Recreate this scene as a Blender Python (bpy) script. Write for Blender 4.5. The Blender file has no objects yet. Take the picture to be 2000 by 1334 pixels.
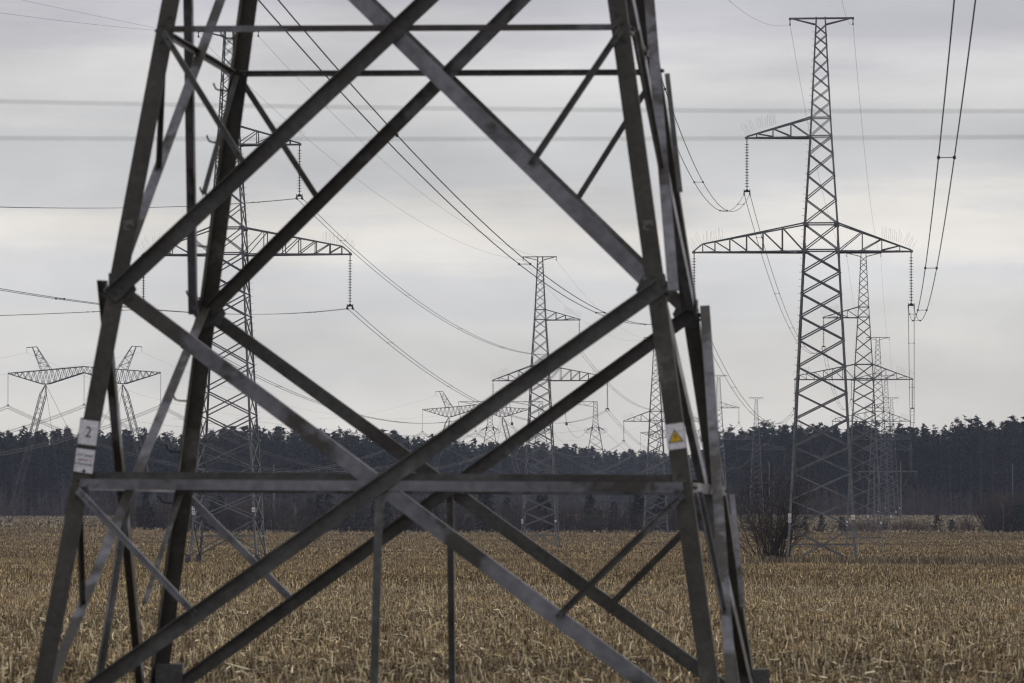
import bpy, math, random
import numpy as np
from mathutils import Vector, Matrix, Quaternion
random.seed(7)
RNG = np.random.default_rng(7)
R = math.radians
SC = bpy.context.scene
COL = SC.collection
FPX = 9108.0            # focal length in pixels of the 2000 px wide photograph
YH = 1005.0             # its horizon row
# ---------------------------------------------------------------- camera
cam = bpy.data.cameras.new("camera"); cam_o = bpy.data.objects.new("camera", cam); COL.objects.link(cam_o)
cam.sensor_width = 36; cam.lens = 36 * FPX / 2000
cam.clip_start = 0.5; cam.clip_end = 30000
cam_o.location = (0, 0, 0)
cam_o.rotation_euler = (R(90) + math.atan((YH - 667) / FPX), 0, 0)
cam.dof.use_dof = True; cam.dof.focus_distance = 380; cam.dof.aperture_fstop = 5.6
SC.camera = cam_o
# ---------------------------------------------------------------- sky, sun, exposure
SUN_EL, SUN_AZ = 30.0, 78.0      # azimuth clockwise from the view direction (+Y)
w = bpy.data.worlds.new("World"); SC.world = w; w.use_nodes = True
nt = w.node_tree; nd = nt.nodes; lk = nt.links
for n in list(nd): nd.remove(n)
def N(tree, typ, **kw):
    n = tree.nodes.new(typ)
    for k, v in kw.items(): setattr(n, k, v)
    return n
def ramp(tree, stops, interp='LINEAR'):
    n = tree.nodes.new('ShaderNodeValToRGB'); cr = n.color_ramp; cr.interpolation = interp
    while len(cr.elements) < len(stops): cr.elements.new(0.5)
    for e, (p, c) in zip(cr.elements, stops):
        e.position = p; e.color = (c[0], c[1], c[2], 1) if len(c) == 3 else c
    return n
def lin(r, g, b):
    f = lambda v: (v / 255 / 12.92) if v / 255 <= 0.04045 else ((v / 255 + 0.055) / 1.055) ** 2.4
    return (f(r), f(g), f(b))
outw = N(nt, 'ShaderNodeOutputWorld'); bg = N(nt, 'ShaderNodeBackground'); bg.inputs['Strength'].default_value = 0.1
sky = N(nt, 'ShaderNodeTexSky', sky_type='NISHITA', sun_disc=False)
sky.sun_elevation = R(SUN_EL); sky.sun_rotation = R(SUN_AZ); sky.air_density = 1.0; sky.dust_density = 2.0
tc = N(nt, 'ShaderNodeTexCoord'); sep = N(nt, 'ShaderNodeSeparateXYZ'); lk.new(tc.outputs['Generated'], sep.inputs[0])
mp = N(nt, 'ShaderNodeMapping'); mp.inputs['Scale'].default_value = (7, 7, 62)
lk.new(tc.outputs['Generated'], mp.inputs['Vector'])
nz = N(nt, 'ShaderNodeTexNoise'); nz.inputs['Scale'].default_value = 1.0; nz.inputs['Detail'].default_value = 7.0; nz.inputs['Roughness'].default_value = 0.58
lk.new(mp.outputs[0], nz.inputs['Vector'])
# height in the sky, ruffled by the cloud noise
ma = N(nt, 'ShaderNodeMath', operation='MULTIPLY_ADD'); ma.inputs[1].default_value = 0.046; 
mz = N(nt, 'ShaderNodeMath', operation='SUBTRACT'); mz.inputs[1].default_value = 0.5; lk.new(nz.outputs['Fac'], mz.inputs[0])
lk.new(mz.outputs[0], ma.inputs[0]); lk.new(sep.outputs['Z'], ma.inputs[2])
K = 10.0
def cl(r, g, b):
    c = lin(r, g, b); return (c[0], c[1], c[2])
SP = 0.2
mr = N(nt, 'ShaderNodeMapRange'); mr.inputs['From Min'].default_value = 0; mr.inputs['From Max'].default_value = SP
lk.new(ma.outputs[0], mr.inputs['Value'])
cr = ramp(nt, [(0.0, cl(222, 218, 209)), (0.12, cl(224, 221, 214)), (0.20, cl(218, 217, 213)), (0.245, cl(212, 212, 212)),
               (0.30, cl(230, 226, 219)), (0.355, cl(206, 206, 207)), (0.41, cl(203, 203, 203)), (0.46, cl(215, 214, 213)), (0.54, cl(189, 188, 194)),
               (1.0, cl(184, 184, 190))], 'EASE')
lk.new(mr.outputs[0], cr.inputs[0])
# broad brightness patches
mp2 = N(nt, 'ShaderNodeMapping'); mp2.inputs['Scale'].default_value = (15, 15, 40); mp2.inputs['Location'].default_value = (3.3, 1.2, 0.4)
lk.new(tc.outputs['Generated'], mp2.inputs['Vector'])
nz2 = N(nt, 'ShaderNodeTexNoise'); nz2.inputs['Scale'].default_value = 1.0; nz2.inputs['Detail'].default_value = 6.0
lk.new(mp2.outputs[0], nz2.inputs['Vector'])
mr2 = N(nt, 'ShaderNodeMapRange'); mr2.inputs['From Min'].default_value = 0.3; mr2.inputs['From Max'].default_value = 0.7
mr2.inputs['To Min'].default_value = 0.91 * K; mr2.inputs['To Max'].default_value = 1.23 * K
lk.new(nz2.outputs['Fac'], mr2.inputs['Value'])
# the sky behind the camera is heavier cloud
mr3 = N(nt, 'ShaderNodeMapRange'); mr3.inputs['From Min'].default_value = -0.4; mr3.inputs['From Max'].default_value = 0.6
mr3.inputs['To Min'].default_value = 0.95; mr3.inputs['To Max'].default_value = 1.0
lk.new(sep.outputs['Y'], mr3.inputs['Value'])
mm = N(nt, 'ShaderNodeMath', operation='MULTIPLY'); lk.new(mr2.outputs[0], mm.inputs[0]); lk.new(mr3.outputs[0], mm.inputs[1])
vm = N(nt, 'ShaderNodeVectorMath', operation='SCALE'); lk.new(cr.outputs[0], vm.inputs[0]); lk.new(mm.outputs[0], vm.inputs['Scale'])
mix = N(nt, 'ShaderNodeMix', data_type='RGBA'); mix.inputs['Factor'].default_value = 0.96
lk.new(sky.outputs[0], mix.inputs['A']); lk.new(vm.outputs[0], mix.inputs['B'])
lk.new(mix.outputs['Result'], bg.inputs['Color']); lk.new(bg.outputs[0], outw.inputs['Surface'])
sl = bpy.data.lights.new("sun", 'SUN'); sl.energy = 1.6; sl.angle = R(14); sl.color = (1, 0.95, 0.88)
so = bpy.data.objects.new("sun", sl); COL.objects.link(so)
sd = Vector((math.sin(R(SUN_AZ)) * math.cos(R(SUN_EL)), math.cos(R(SUN_AZ)) * math.cos(R(SUN_EL)), math.sin(R(SUN_EL))))
so.rotation_euler = sd.to_track_quat('Z', 'Y').to_euler(); so.location = (60, 40, 60)
SC.view_settings.view_transform = 'Standard'; SC.view_settings.look = 'None'
SC.view_settings.exposure = 0.0; SC.view_settings.gamma = 1.0
SC.cycles.max_bounces = 5; SC.cycles.volume_bounces = 0; SC.cycles.use_denoising = True; SC.cycles.sample_clamp_indirect = 3.0
SC.cycles.filter_width = 1.3

# ---------------------------------------------------------------- helpers
class MB:
    """collects shapes for ONE mesh object"""
    def __init__(s): s.v = []; s.f = []
    def add(s, vs, fs):
        o = len(s.v); s.v += [tuple(v) for v in vs]; s.f += [tuple(i + o for i in f) for f in fs]
    def prism(s, p0, p1, prof, u, v, prof1=None):
        p0 = Vector(p0); p1 = Vector(p1); n = len(prof); prof1 = prof1 or prof
        vs = [p0 + u * a + v * b for a, b in prof] + [p1 + u * a + v * b for a, b in prof1]
        fs = [(i, (i + 1) % n, n + (i + 1) % n, n + i) for i in range(n)]
        fs += [tuple(range(n))[::-1], tuple(range(n, 2 * n))]
        s.add(vs, fs)
    def ell(s, p0, p1, w, t, u, v, w2=None):
        """steel angle from p0 to p1, heel on the line, flanges towards u and v"""
        p0 = Vector(p0); p1 = Vector(p1); ax = (p1 - p0).normalized()
        u = Vector(u); v = Vector(v); u = (u - ax * u.dot(ax)).normalized(); v = v - ax * v.dot(ax); v = (v - u * v.dot(u)).normalized()
        w2 = w2 or w
        s.prism(p0, p1, [(0, 0), (w, 0), (w, t), (t, t), (t, w2), (0, w2)], u, v)
    def bar(s, p0, p1, a, b=None, up=(0, 0, 1), off=(0, 0)):
        p0 = Vector(p0); p1 = Vector(p1); ax = (p1 - p0).normalized(); up = Vector(up)
        if abs(ax.dot(up)) > 0.97: up = Vector((1, 0, 0)) if abs(ax.x) < 0.9 else Vector((0, 1, 0))
        u = ax.cross(up).normalized(); v = u.cross(ax); b = b or a; ox, oy = off
        s.prism(p0, p1, [(ox - a / 2, oy - b / 2), (ox + a / 2, oy - b / 2), (ox + a / 2, oy + b / 2), (ox - a / 2, oy + b / 2)], u, v)
    def tube(s, pts, r, n=6, r1=None):
        pts = [Vector(p) for p in pts]; vs = []; m = len(pts)
        for i, p in enumerate(pts):
            ax = (pts[min(i + 1, m - 1)] - pts[max(i - 1, 0)]).normalized()
            up = Vector((0, 0, 1)) if abs(ax.z) < 0.95 else Vector((1, 0, 0))
            u = ax.cross(up).normalized(); v = u.cross(ax)
            rr = r if r1 is None else r + (r1 - r) * i / (m - 1)
            vs += [p + (u * math.cos(2 * math.pi * k / n) + v * math.sin(2 * math.pi * k / n)) * rr for k in range(n)]
        fs = [(i * n + k, i * n + (k + 1) % n, (i + 1) * n + (k + 1) % n, (i + 1) * n + k) for i in range(m - 1) for k in range(n)]
        fs += [tuple(range(n))[::-1], tuple(range((m - 1) * n, m * n))]
        s.add(vs, fs)
    def lathe(s, c, prof, n=12):
        c = Vector(c); vs = [c + Vector((r * math.cos(2 * math.pi * k / n), r * math.sin(2 * math.pi * k / n), z)) for r, z in prof for k in range(n)]
        fs = [(i * n + k, i * n + (k + 1) % n, (i + 1) * n + (k + 1) % n, (i + 1) * n + k) for i in range(len(prof) - 1) for k in range(n)]
        s.add(vs, fs)
    def box(s, c, d, m=None):
        c = Vector(c); x, y, z = d[0] / 2, d[1] / 2, d[2] / 2
        vs = [Vector((a * x, b * y, e * z)) for a in (-1, 1) for b in (-1, 1) for e in (-1, 1)]
        if m: vs = [m @ q for q in vs]
        s.add([c + q for q in vs], [(0, 1, 3, 2), (4, 6, 7, 5), (0, 4, 5, 1), (2, 3, 7, 6), (0, 2, 6, 4), (1, 5, 7, 3)])
    def plate(s, pts, th, nrm):
        n = len(pts); nrm = Vector(nrm).normalized() * th; pts = [Vector(p) for p in pts]
        vs = pts + [p + nrm for p in pts]
        s.add(vs, [tuple(range(n)), tuple(range(n, 2 * n))[::-1]] + [(i, n + i, n + (i + 1) % n, (i + 1) % n) for i in range(n)])
    def torus(s, c, ra, r, ax=(0, 1, 0), n=16):
        ax = Vector(ax).normalized(); u = ax.orthogonal().normalized(); v = ax.cross(u); c = Vector(c)
        s.tube([c + (u * math.cos(2 * math.pi * i / n) + v * math.sin(2 * math.pi * i / n)) * ra for i in range(n + 1)], r, 5)
    def build(s, name, mat, parent=None, smooth=False):
        me = bpy.data.meshes.new(name); me.from_pydata(s.v, [], s.f); me.update()
        if smooth: me.polygons.foreach_set('use_smooth', [True] * len(me.polygons))
        me.materials.append(mat)
        o = bpy.data.objects.new(name, me); COL.objects.link(o)
        if parent: o.parent = parent
        return o
def tag(o, label, cat, group=None, kind=None):
    if label: o['label'] = label
    if cat: o['category'] = cat
    if group: o['group'] = group
    if kind: o['kind'] = kind
    return o
def thing(name, label, cat, loc=(0, 0, 0), rz=0.0, group=None):
    o = bpy.data.objects.new(name, None); COL.objects.link(o); o.empty_display_size = 0.3
    o.location = loc; o.rotation_euler = (0, 0, rz)
    return tag(o, label, cat, group)
def dup(root, loc, rz=0.0, label=None, group=None, scale=None):
    r = root.copy(); COL.objects.link(r); r.location = loc; r.rotation_euler = (0, 0, rz)
    if label: r['label'] = label
    if group: r['group'] = group
    if scale: r.scale = scale
    for ch in list(root.children):
        c = ch.copy(); COL.objects.link(c); c.parent = r
        for g in list(ch.children):
            d = g.copy(); COL.objects.link(d); d.parent = c
    return r
def np_mesh(name, V, F, col=None, mat=None):
    V = np.asarray(V, np.float32); F = np.asarray(F, np.int32); k = F.shape[1]; me = bpy.data.meshes.new(name)
    me.vertices.add(len(V)); me.vertices.foreach_set('co', V.ravel())
    me.loops.add(F.size); me.loops.foreach_set('vertex_index', F.ravel())
    me.polygons.add(len(F)); me.polygons.foreach_set('loop_start', np.arange(0, F.size, k, dtype=np.int32))
    me.polygons.foreach_set('loop_total', np.full(len(F), k, np.int32))
    me.update(calc_edges=True)
    if col is not None:
        a = me.color_attributes.new('tint', 'FLOAT_COLOR', 'POINT')
        c4 = np.ones((len(V), 4), np.float32); c4[:, :3] = col; a.data.foreach_set('color', c4.ravel())
    if mat: me.materials.append(mat)
    o = bpy.data.objects.new(name, me); COL.objects.link(o); return o
def px(x, y, d): return Vector(((x - 1000) / FPX * d, d, (YH - y) / FPX * d))

# ---------------------------------------------------------------- materials
def mat(name, base, rough=0.6, metal=0.0, spec=0.5):
    m = bpy.data.materials.new(name); m.use_nodes = True; b = m.node_tree.nodes['Principled BSDF']
    b.inputs['Base Color'].default_value = (*base, 1); b.inputs['Roughness'].default_value = rough
    b.inputs['Metallic'].default_value = metal; b.inputs['Specular IOR Level'].default_value = spec
    return m
def noise_mat(name, c0, c1, scale=3.0, lo=0.35, hi=0.65, rough=0.6, metal=0.0, detail=5.0, zs=1.0, rnd=0.0, third=None, coord='Object', spec=0.5):
    m = mat(name, c0, rough, metal, spec); t = m.node_tree; b = t.nodes['Principled BSDF']
    tc = N(t, 'ShaderNodeTexCoord'); mp = N(t, 'ShaderNodeMapping'); mp.inputs['Scale'].default_value = (scale, scale, scale * zs)
    t.links.new(tc.outputs[coord], mp.inputs[0]); nz = N(t, 'ShaderNodeTexNoise'); nz.noise_dimensions = '4D'
    nz.inputs['Scale'].default_value = 1; nz.inputs['Detail'].default_value = detail; nz.inputs['Roughness'].default_value = 0.6
    t.links.new(mp.outputs[0], nz.inputs['Vector'])
    if rnd:
        oi = N(t, 'ShaderNodeObjectInfo'); mu = N(t, 'ShaderNodeMath', operation='MULTIPLY'); mu.inputs[1].default_value = 50
        t.links.new(oi.outputs['Random'], mu.inputs[0]); t.links.new(mu.outputs[0], nz.inputs['W'])
        md = N(t, 'ShaderNodeMath', operation='MULTIPLY_ADD'); md.inputs[1].default_value = rnd; 
        sb = N(t, 'ShaderNodeMath', operation='SUBTRACT'); sb.inputs[1].default_value = 0.5
        t.links.new(oi.outputs['Random'], sb.inputs[0]); t.links.new(sb.outputs[0], md.inputs[0]); t.links.new(nz.outputs['Fac'], md.inputs[2]); src = md.outputs[0]
    else: src = nz.outputs['Fac']
    st = [(lo, c0), (hi, c1)] + ([(min(1, hi + 0.12), third)] if third else [])
    cr = ramp(t, st); t.links.new(src, cr.inputs[0])
    # fine grain over it
    n2 = N(t, 'ShaderNodeTexNoise'); n2.inputs['Scale'].default_value = scale * 9; n2.inputs['Detail'].default_value = 4
    t.links.new(tc.outputs[coord], n2.inputs['Vector'])
    mr = N(t, 'ShaderNodeMapRange'); mr.inputs['From Min'].default_value = 0.3; mr.inputs['From Max'].default_value = 0.7
    mr.inputs['To Min'].default_value = 0.72; mr.inputs['To Max'].default_value = 1.25; t.links.new(n2.outputs['Fac'], mr.inputs[0])
    vs = N(t, 'ShaderNodeVectorMath', operation='SCALE'); t.links.new(cr.outputs[0], vs.inputs[0]); t.links.new(mr.outputs[0], vs.inputs['Scale'])
    t.links.new(vs.outputs[0], b.inputs['Base Color'])
    bp = N(t, 'ShaderNodeBump'); bp.inputs['Strength'].default_value = 0.15; bp.inputs['Distance'].default_value = 0.01
    t.links.new(n2.outputs['Fac'], bp.inputs['Height']); t.links.new(bp.outputs[0], b.inputs['Normal'])
    return m
def tint_mat(name, rough=0.9, gain=1.0, spec=0.2, trans=0.0):
    m = mat(name, (0.1, 0.1, 0.1), rough, 0, spec); t = m.node_tree; b = t.nodes['Principled BSDF']
    a = N(t, 'ShaderNodeAttribute'); a.attribute_name = 'tint'
    t.links.new(a.outputs['Color'], b.inputs['Base Color'])
    return m
M = {}
M['worn'] = noise_mat('worn_painted_steel', (0.050, 0.047, 0.041), (0.108, 0.106, 0.101), 1.5, 0.38, 0.60, 0.55, 0.0, 8, rnd=0.16, third=(0.22, 0.22, 0.23))
M['leg'] = noise_mat('dark_painted_steel', (0.036, 0.032, 0.024), (0.068, 0.062, 0.048), 1.7, 0.38, 0.60, 0.6, 0.0, 7, rnd=0.05, third=(0.17, 0.165, 0.155))
M['zinc'] = noise_mat('patchy_zinc_steel', (0.060, 0.054, 0.046), (0.155, 0.155, 0.170), 0.9, 0.47, 0.51, 0.5, 0.1, 6, rnd=0.16, third=(0.22, 0.22, 0.245))
M['far'] = noise_mat('dull_galvanised_steel', (0.055, 0.058, 0.063), (0.10, 0.104, 0.11), 0.4, 0.35, 0.65, 0.5, 0.15, 4, rnd=0.15)
M['galv'] = noise_mat('galvanised_steel', (0.115, 0.12, 0.13), (0.19, 0.20, 0.212), 0.4, 0.35, 0.65, 0.5, 0.15, 4, rnd=0.15)
M['wire'] = mat('aluminium_wire', (0.05, 0.052, 0.055), 0.6, 0.2)
M['glass'] = mat('green_glass', (0.03, 0.075, 0.07), 0.15, 0.0, 0.6)
M['iron'] = mat('dark_fittings', (0.03, 0.03, 0.032), 0.6, 0.3)
M['conc'] = noise_mat('weathered_concrete', (0.065, 0.064, 0.064), (0.11, 0.108, 0.106), 3, rough=0.9)
M['pole'] = noise_mat('pale_pole', (0.14, 0.135, 0.13), (0.21, 0.205, 0.20), 2, rough=0.9)
M['white'] = noise_mat('white_enamel', (0.84, 0.83, 0.88), (0.90, 0.89, 0.93), 4, rough=0.45)
M['black'] = mat('sign_black', (0.035, 0.045, 0.055), 0.5)
M['rim'] = mat('sign_backing', (0.03, 0.03, 0.032), 0.6)
M['red'] = mat('sign_red', (0.32, 0.10, 0.12), 0.5)
M['yellow'] = mat('sign_yellow', (0.80, 0.50, 0.015), 0.45)
M['veg'] = tint_mat('dry_vegetation')
M['tree'] = tint_mat('foliage', 0.85)
M['bark'] = noise_mat('bark', (0.035, 0.028, 0.022), (0.07, 0.06, 0.05), 3, rough=0.95)

# ---------------------------------------------------------------- ground
KD = [-400, 0, 48, 120, 341, 632, 800, 954, 1100, 1250, 1550, 1700, 2000, 2700, 9000]
KZ = [-2.3, -2.2, -2.15, -2.5, -3.74, -4.7, -4.55, -3.9, -3.25, -2.8, -1.3, -0.4, 1.2, 3.5, 8.0]
DS = np.arange(-400, 9000, 5.0); ZS = np.interp(DS, KD, KZ)
kern = np.hanning(21); kern /= kern.sum()
ZS = np.convolve(np.pad(ZS, 10, 'edge'), kern, 'valid')
def zg(x, d):
    x = np.asarray(x, float); d = np.asarray(d, float)
    z = np.interp(d, DS, ZS)
    s = np.clip((-x - 55) / 40, 0, 1); s = s * s * (3 - 2 * s)
    return z + 1.35 * s * np.exp(-((d - 1060) / 190) ** 2)
def gz(x, d): return float(zg(x, d))
def ground_material():
    m = noise_mat('stubble_soil', (0.055, 0.043, 0.031), (0.11, 0.088, 0.062), 1.6, 0.35, 0.65, 0.95, 0, 6, third=(0.18, 0.15, 0.10), spec=0.1)
    return m
gx = np.concatenate([np.linspace(-1500, -160, 12)[:-1], np.linspace(-160, 260, 85), np.linspace(260, 1500, 12)[1:]])
gd = np.concatenate([np.linspace(-350, 30, 12)[:-1], np.linspace(30, 400, 120), np.linspace(404, 1800, 150), np.linspace(1850, 4200, 30)])
GX, GD = np.meshgrid(gx, gd)
GZ = zg(GX, GD) + 0.02 * np.sin(GX * 0.9 + GD * 0.13) * np.sin(GD * 0.31)
nx, ny = len(gx), len(gd)
ii = (np.arange(ny - 1)[:, None] * nx + np.arange(nx - 1)[None]).ravel()
ground = np_mesh('field_ground', np.stack([GX.ravel(), GD.ravel(), GZ.ravel()], 1), np.stack([ii, ii + 1, ii + nx + 1, ii + nx], 1), None, ground_material())
tag(ground, None, None, kind='structure'); ground['label'] = 'flat brown field soil under the crop stubble'

# ---------------------------------------------------------------- stubble (stuff)
PAL = np.array([[0.70, 0.60, 0.41], [0.52, 0.43, 0.27], [0.36, 0.285, 0.175], [0.22, 0.17, 0.11], [0.13, 0.10, 0.07], [0.28, 0.245, 0.19], [0.075, 0.057, 0.042]])
def vnoise(x, y, s, seed):
    r = np.random.default_rng(seed); g = r.random((64, 64)); u = x / s; v = y / s
    iu = np.floor(u).astype(int); iv = np.floor(v).astype(int); fu = u - iu; fv = v - iv
    fu = fu * fu * (3 - 2 * fu); fv = fv * fv * (3 - 2 * fv)
    a = g[iu % 64, iv % 64]; b = g[(iu + 1) % 64, iv % 64]; c = g[iu % 64, (iv + 1) % 64]; e = g[(iu + 1) % 64, (iv + 1) % 64]
    return (a * (1 - fu) + b * fu) * (1 - fv) + (c * (1 - fu) + e * fu) * fv
def field_points(d0, d1, dens, marg=1.22):
    ta = 1000 / FPX * marg; area = ta * (d1 ** 2 - d0 ** 2); n = int(area * dens)
    d = np.sqrt(RNG.uniform(d0 ** 2, d1 ** 2, n)); x = RNG.uniform(-1, 1, n) * d * ta
    return x, d
def patch(x, d):
    q = d + 0.1 * x
    return 0.42 * vnoise(x + 500, d + 90, 9.0, 3) + 0.28 * vnoise(x + 800, d, 2.2, 4) + 0.2 * vnoise(x * 0.3 + 900, d, 21, 5) + 0.3 * vnoise(x * 0.14 + 700, q, 4.5, 6)
def blades(x, d, h, wd, lean, col, three=False, z0=0.0):
    """upright stalks: tapered ribbons (or three-sided stalks)"""
    n = len(x); z = zg(x, d) + z0 - 0.02
    ya = RNG.uniform(0, 2 * np.pi, n); lx = lean * np.cos(RNG.uniform(0, 6.28, n)); ly = lean * np.sin(RNG.uniform(0, 6.28, n))
    top = np.stack([x + lx * h, d + ly * h, z + h], 1); bot = np.stack([x, d, z], 1)
    if three:
        V = np.zeros((n, 6, 3))
        for k in range(3):
            o = np.stack([np.cos(ya + k * 2.094), np.sin(ya + k * 2.094), np.zeros(n)], 1) * (wd / 2)[:, None]
            V[:, k] = bot + o; V[:, 3 + k] = top + o * 0.75
        b = np.arange(n)[:, None] * 6
        F = np.concatenate([b + np.array([[0, 1, 4, 3]]), b + np.array([[1, 2, 5, 4]]), b + np.array([[2, 0, 3, 5]])])
        C = np.repeat(col[:, None], 6, 1); C[:, :3] *= 0.8
    else:
        o = np.stack([np.cos(ya), np.sin(ya) * 0.5, np.zeros(n)], 1) * (wd / 2)[:, None]
        V = np.stack([bot - o, bot + o, top + o * 0.8, top - o * 0.8], 1); F = np.arange(n)[:, None] * 4 + np.arange(4)[None]
        C = np.repeat(col[:, None], 4, 1)
    return V.reshape(-1, 3), F, C.reshape(-1, 3)
def straws(x, d, ln, wd, col, zlo=0.02, zhi=0.22, steep=0.5):
    """loose leaves and broken straw: two-piece bent ribbons at any angle"""
    n = len(x); z = zg(x, d) + RNG.uniform(zlo, zhi, n); a = RNG.uniform(0, 2 * np.pi, n); el = RNG.normal(0, steep, n)
    dv = np.stack([np.cos(a) * np.cos(el), np.sin(a) * np.cos(el), np.sin(el)], 1)
    sd = np.stack([-np.sin(a), np.cos(a), RNG.normal(0, 0.6, n)], 1); sd /= np.linalg.norm(sd, axis=1)[:, None]
    p0 = np.stack([x, d, z], 1); p1 = p0 + dv * (ln / 2)[:, None]; dv2 = dv + RNG.normal(0, 0.45, (n, 3)); dv2[:, 2] -= 0.3
    p2 = p1 + dv2 * (ln / 2)[:, None]; o = sd * (wd / 2)[:, None]
    for p in (p0, p1, p2): p[:, 2] = np.maximum(p[:, 2], zg(p[:, 0], p[:, 1]) + 0.012)
    V = np.stack([p0 - o, p0 + o, p1 + o, p1 - o, p2 + o * 0.4, p2 - o * 0.4], 1); b = np.arange(n)[:, None] * 6
    F = np.concatenate([b + np.array([[0, 1, 2, 3]]), b + np.array([[3, 2, 4, 5]])])
    return V.reshape(-1, 3), F, np.repeat(col[:, None], 6, 1).reshape(-1, 3)
def colours(n, wts, p=None):
    wts = np.array(wts, float); wts /= wts.sum(); c = PAL[RNG.choice(len(PAL), n, p=wts)] * RNG.uniform(0.45, 1.5, (n, 1))
    if p is not None: c = c * (0.06 + 1.45 * np.clip(p, 0, 1.1))[:, None] * np.array([0.97, 0.895, 0.76])
    return c
def rows(x, d, step=0.7):
    """pull the stalks into the drilled rows, which run across the view"""
    q = d + 0.10 * x; k = np.round(q / step) * step; return x, d + (k - q) * 0.7
parts_ = []
def put(t): parts_.append(t)
DITCH = lambda x, d: ((d > 322) & (d < 352) & (x > 21))     # weedy strip beside the right-hand tower
EDGE = 962
# near field
def clump(x, d, s, cut):
    k = vnoise(x + 300, d + 40, s, 12) + RNG.normal(0, 0.10, len(x)) > cut; return x[k], d[k]
x, d = field_points(46, 165, 78); x, d = clump(x, d, 0.42, 0.45); x, d = rows(x, d); p = patch(x, d)
put(blades(x, d, RNG.uniform(0.06, 0.25, len(x)) * (0.35 + 0.95 * p), RNG.uniform(0.009, 0.022, len(x)), 0.18, colours(len(x), [3, 4, 4, 4, 3, 3, 3], p), True))
x, d = field_points(46, 165, 38); p = patch(x, d)
put(straws(x, d, RNG.uniform(0.05, 0.22, len(x)), RNG.uniform(0.007, 0.024, len(x)), colours(len(x), [5, 4, 4, 3, 3, 3, 2], p), 0.02, 0.18, 0.6))
x, d = field_points(46, 130, 1.6); p = patch(x, d)
put(straws(x, d, RNG.uniform(0.12, 0.30, len(x)), RNG.uniform(0.010, 0.026, len(x)), colours(len(x), [6, 3, 1, 0, 0, 1, 0]), 0.03, 0.2, 0.25))
x, d = field_points(46, 175, 2.5); p = patch(x, d)
put(straws(x, d, RNG.uniform(0.10, 0.28, len(x)), RNG.uniform(0.010, 0.022, len(x)), colours(len(x), [7, 4, 1, 0, 0, 1, 0]), 0.05, 0.25, 0.9))
x, d = field_points(46, 175, 2.5); p = patch(x, d)
put(blades(x, d, RNG.uniform(0.16, 0.34, len(x)), RNG.uniform(0.012, 0.026, len(x)), 0.3, colours(len(x), [7, 4, 1, 0, 0, 1, 0]), True))
# middle field
x, d = field_points(165, 420, 12); x, d = rows(x, d, 0.9); p = patch(x, d)
h = RNG.uniform(0.08, 0.30, len(x)) * (0.4 + 0.95 * p)
put(blades(x, d, h, RNG.uniform(0.018, 0.045, len(x)), 0.25, colours(len(x), [4, 4, 4, 3, 3, 2, 2], p)))
x, d = field_points(165, 420, 4); p = patch(x, d)
put(straws(x, d, RNG.uniform(0.12, 0.36, len(x)), RNG.uniform(0.015, 0.035, len(x)), colours(len(x), [4, 4, 3, 2, 2, 3, 1], p), 0.02, 0.22, 0.9))
# far field
x, d = field_points(420, EDGE, 3.2, 1.15); x, d = rows(x, d, 1.4); p = patch(x, d)
put(blades(x, d, RNG.uniform(0.12, 0.36, len(x)) * (0.6 + 0.6 * p), RNG.uniform(0.05, 0.14, len(x)), 0.25, colours(len(x), [4, 4, 4, 3, 3, 2, 2], p)))
V = []; F = []; C = []; o = 0
for v, f, c in parts_:
    V.append(v); F.append(f + o); C.append(c); o += len(v)
stub = np_mesh('crop_stubble', np.concatenate(V), np.concatenate(F), np.concatenate(C), M['veg'])
tag(stub, 'pale straw coloured maize stubble and litter covering the field', 'stubble', kind='stuff')
# dry grass beyond the field edge and the weedy strip at the right-hand tower
parts_ = []
x, d = field_points(EDGE, 1700, 0.55, 1.1)
put(blades(x, d, RNG.uniform(0.2, 0.7, len(x)), RNG.uniform(0.2, 0.6, len(x)), 0.3, colours(len(x), [2, 4, 4, 2, 1, 3, 0]) * 0.85))
x = RNG.uniform(23, 46, 9000); d = RNG.uniform(318, 350, 9000)
put(blades(x, d, RNG.uniform(0.2, 0.75, len(x)) * (0.5 + 0.8 * vnoise(x, d, 4, 9)), RNG.uniform(0.015, 0.05, len(x)), 0.3, colours(len(x), [0.4, 1, 2, 4, 4, 2, 3])))
x = RNG.uniform(14, 24, 2500); d = RNG.uniform(328, 346, 2500)
put(blades(x, d, RNG.uniform(0.2, 0.8, len(x)), RNG.uniform(0.015, 0.05, len(x)), 0.3, colours(len(x), [0.6, 1, 3, 4, 4, 2, 3])))
V = []; F = []; C = []; o = 0
for v, f, c in parts_:
    V.append(v); F.append(f + o); C.append(c); o += len(v)
gr = np_mesh('dry_grass', np.concatenate(V), np.concatenate(F), np.concatenate(C), M['veg'])
tag(gr, 'tall dry grass and weeds beyond the stubble and around the tower feet', 'grass', kind='stuff')

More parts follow.
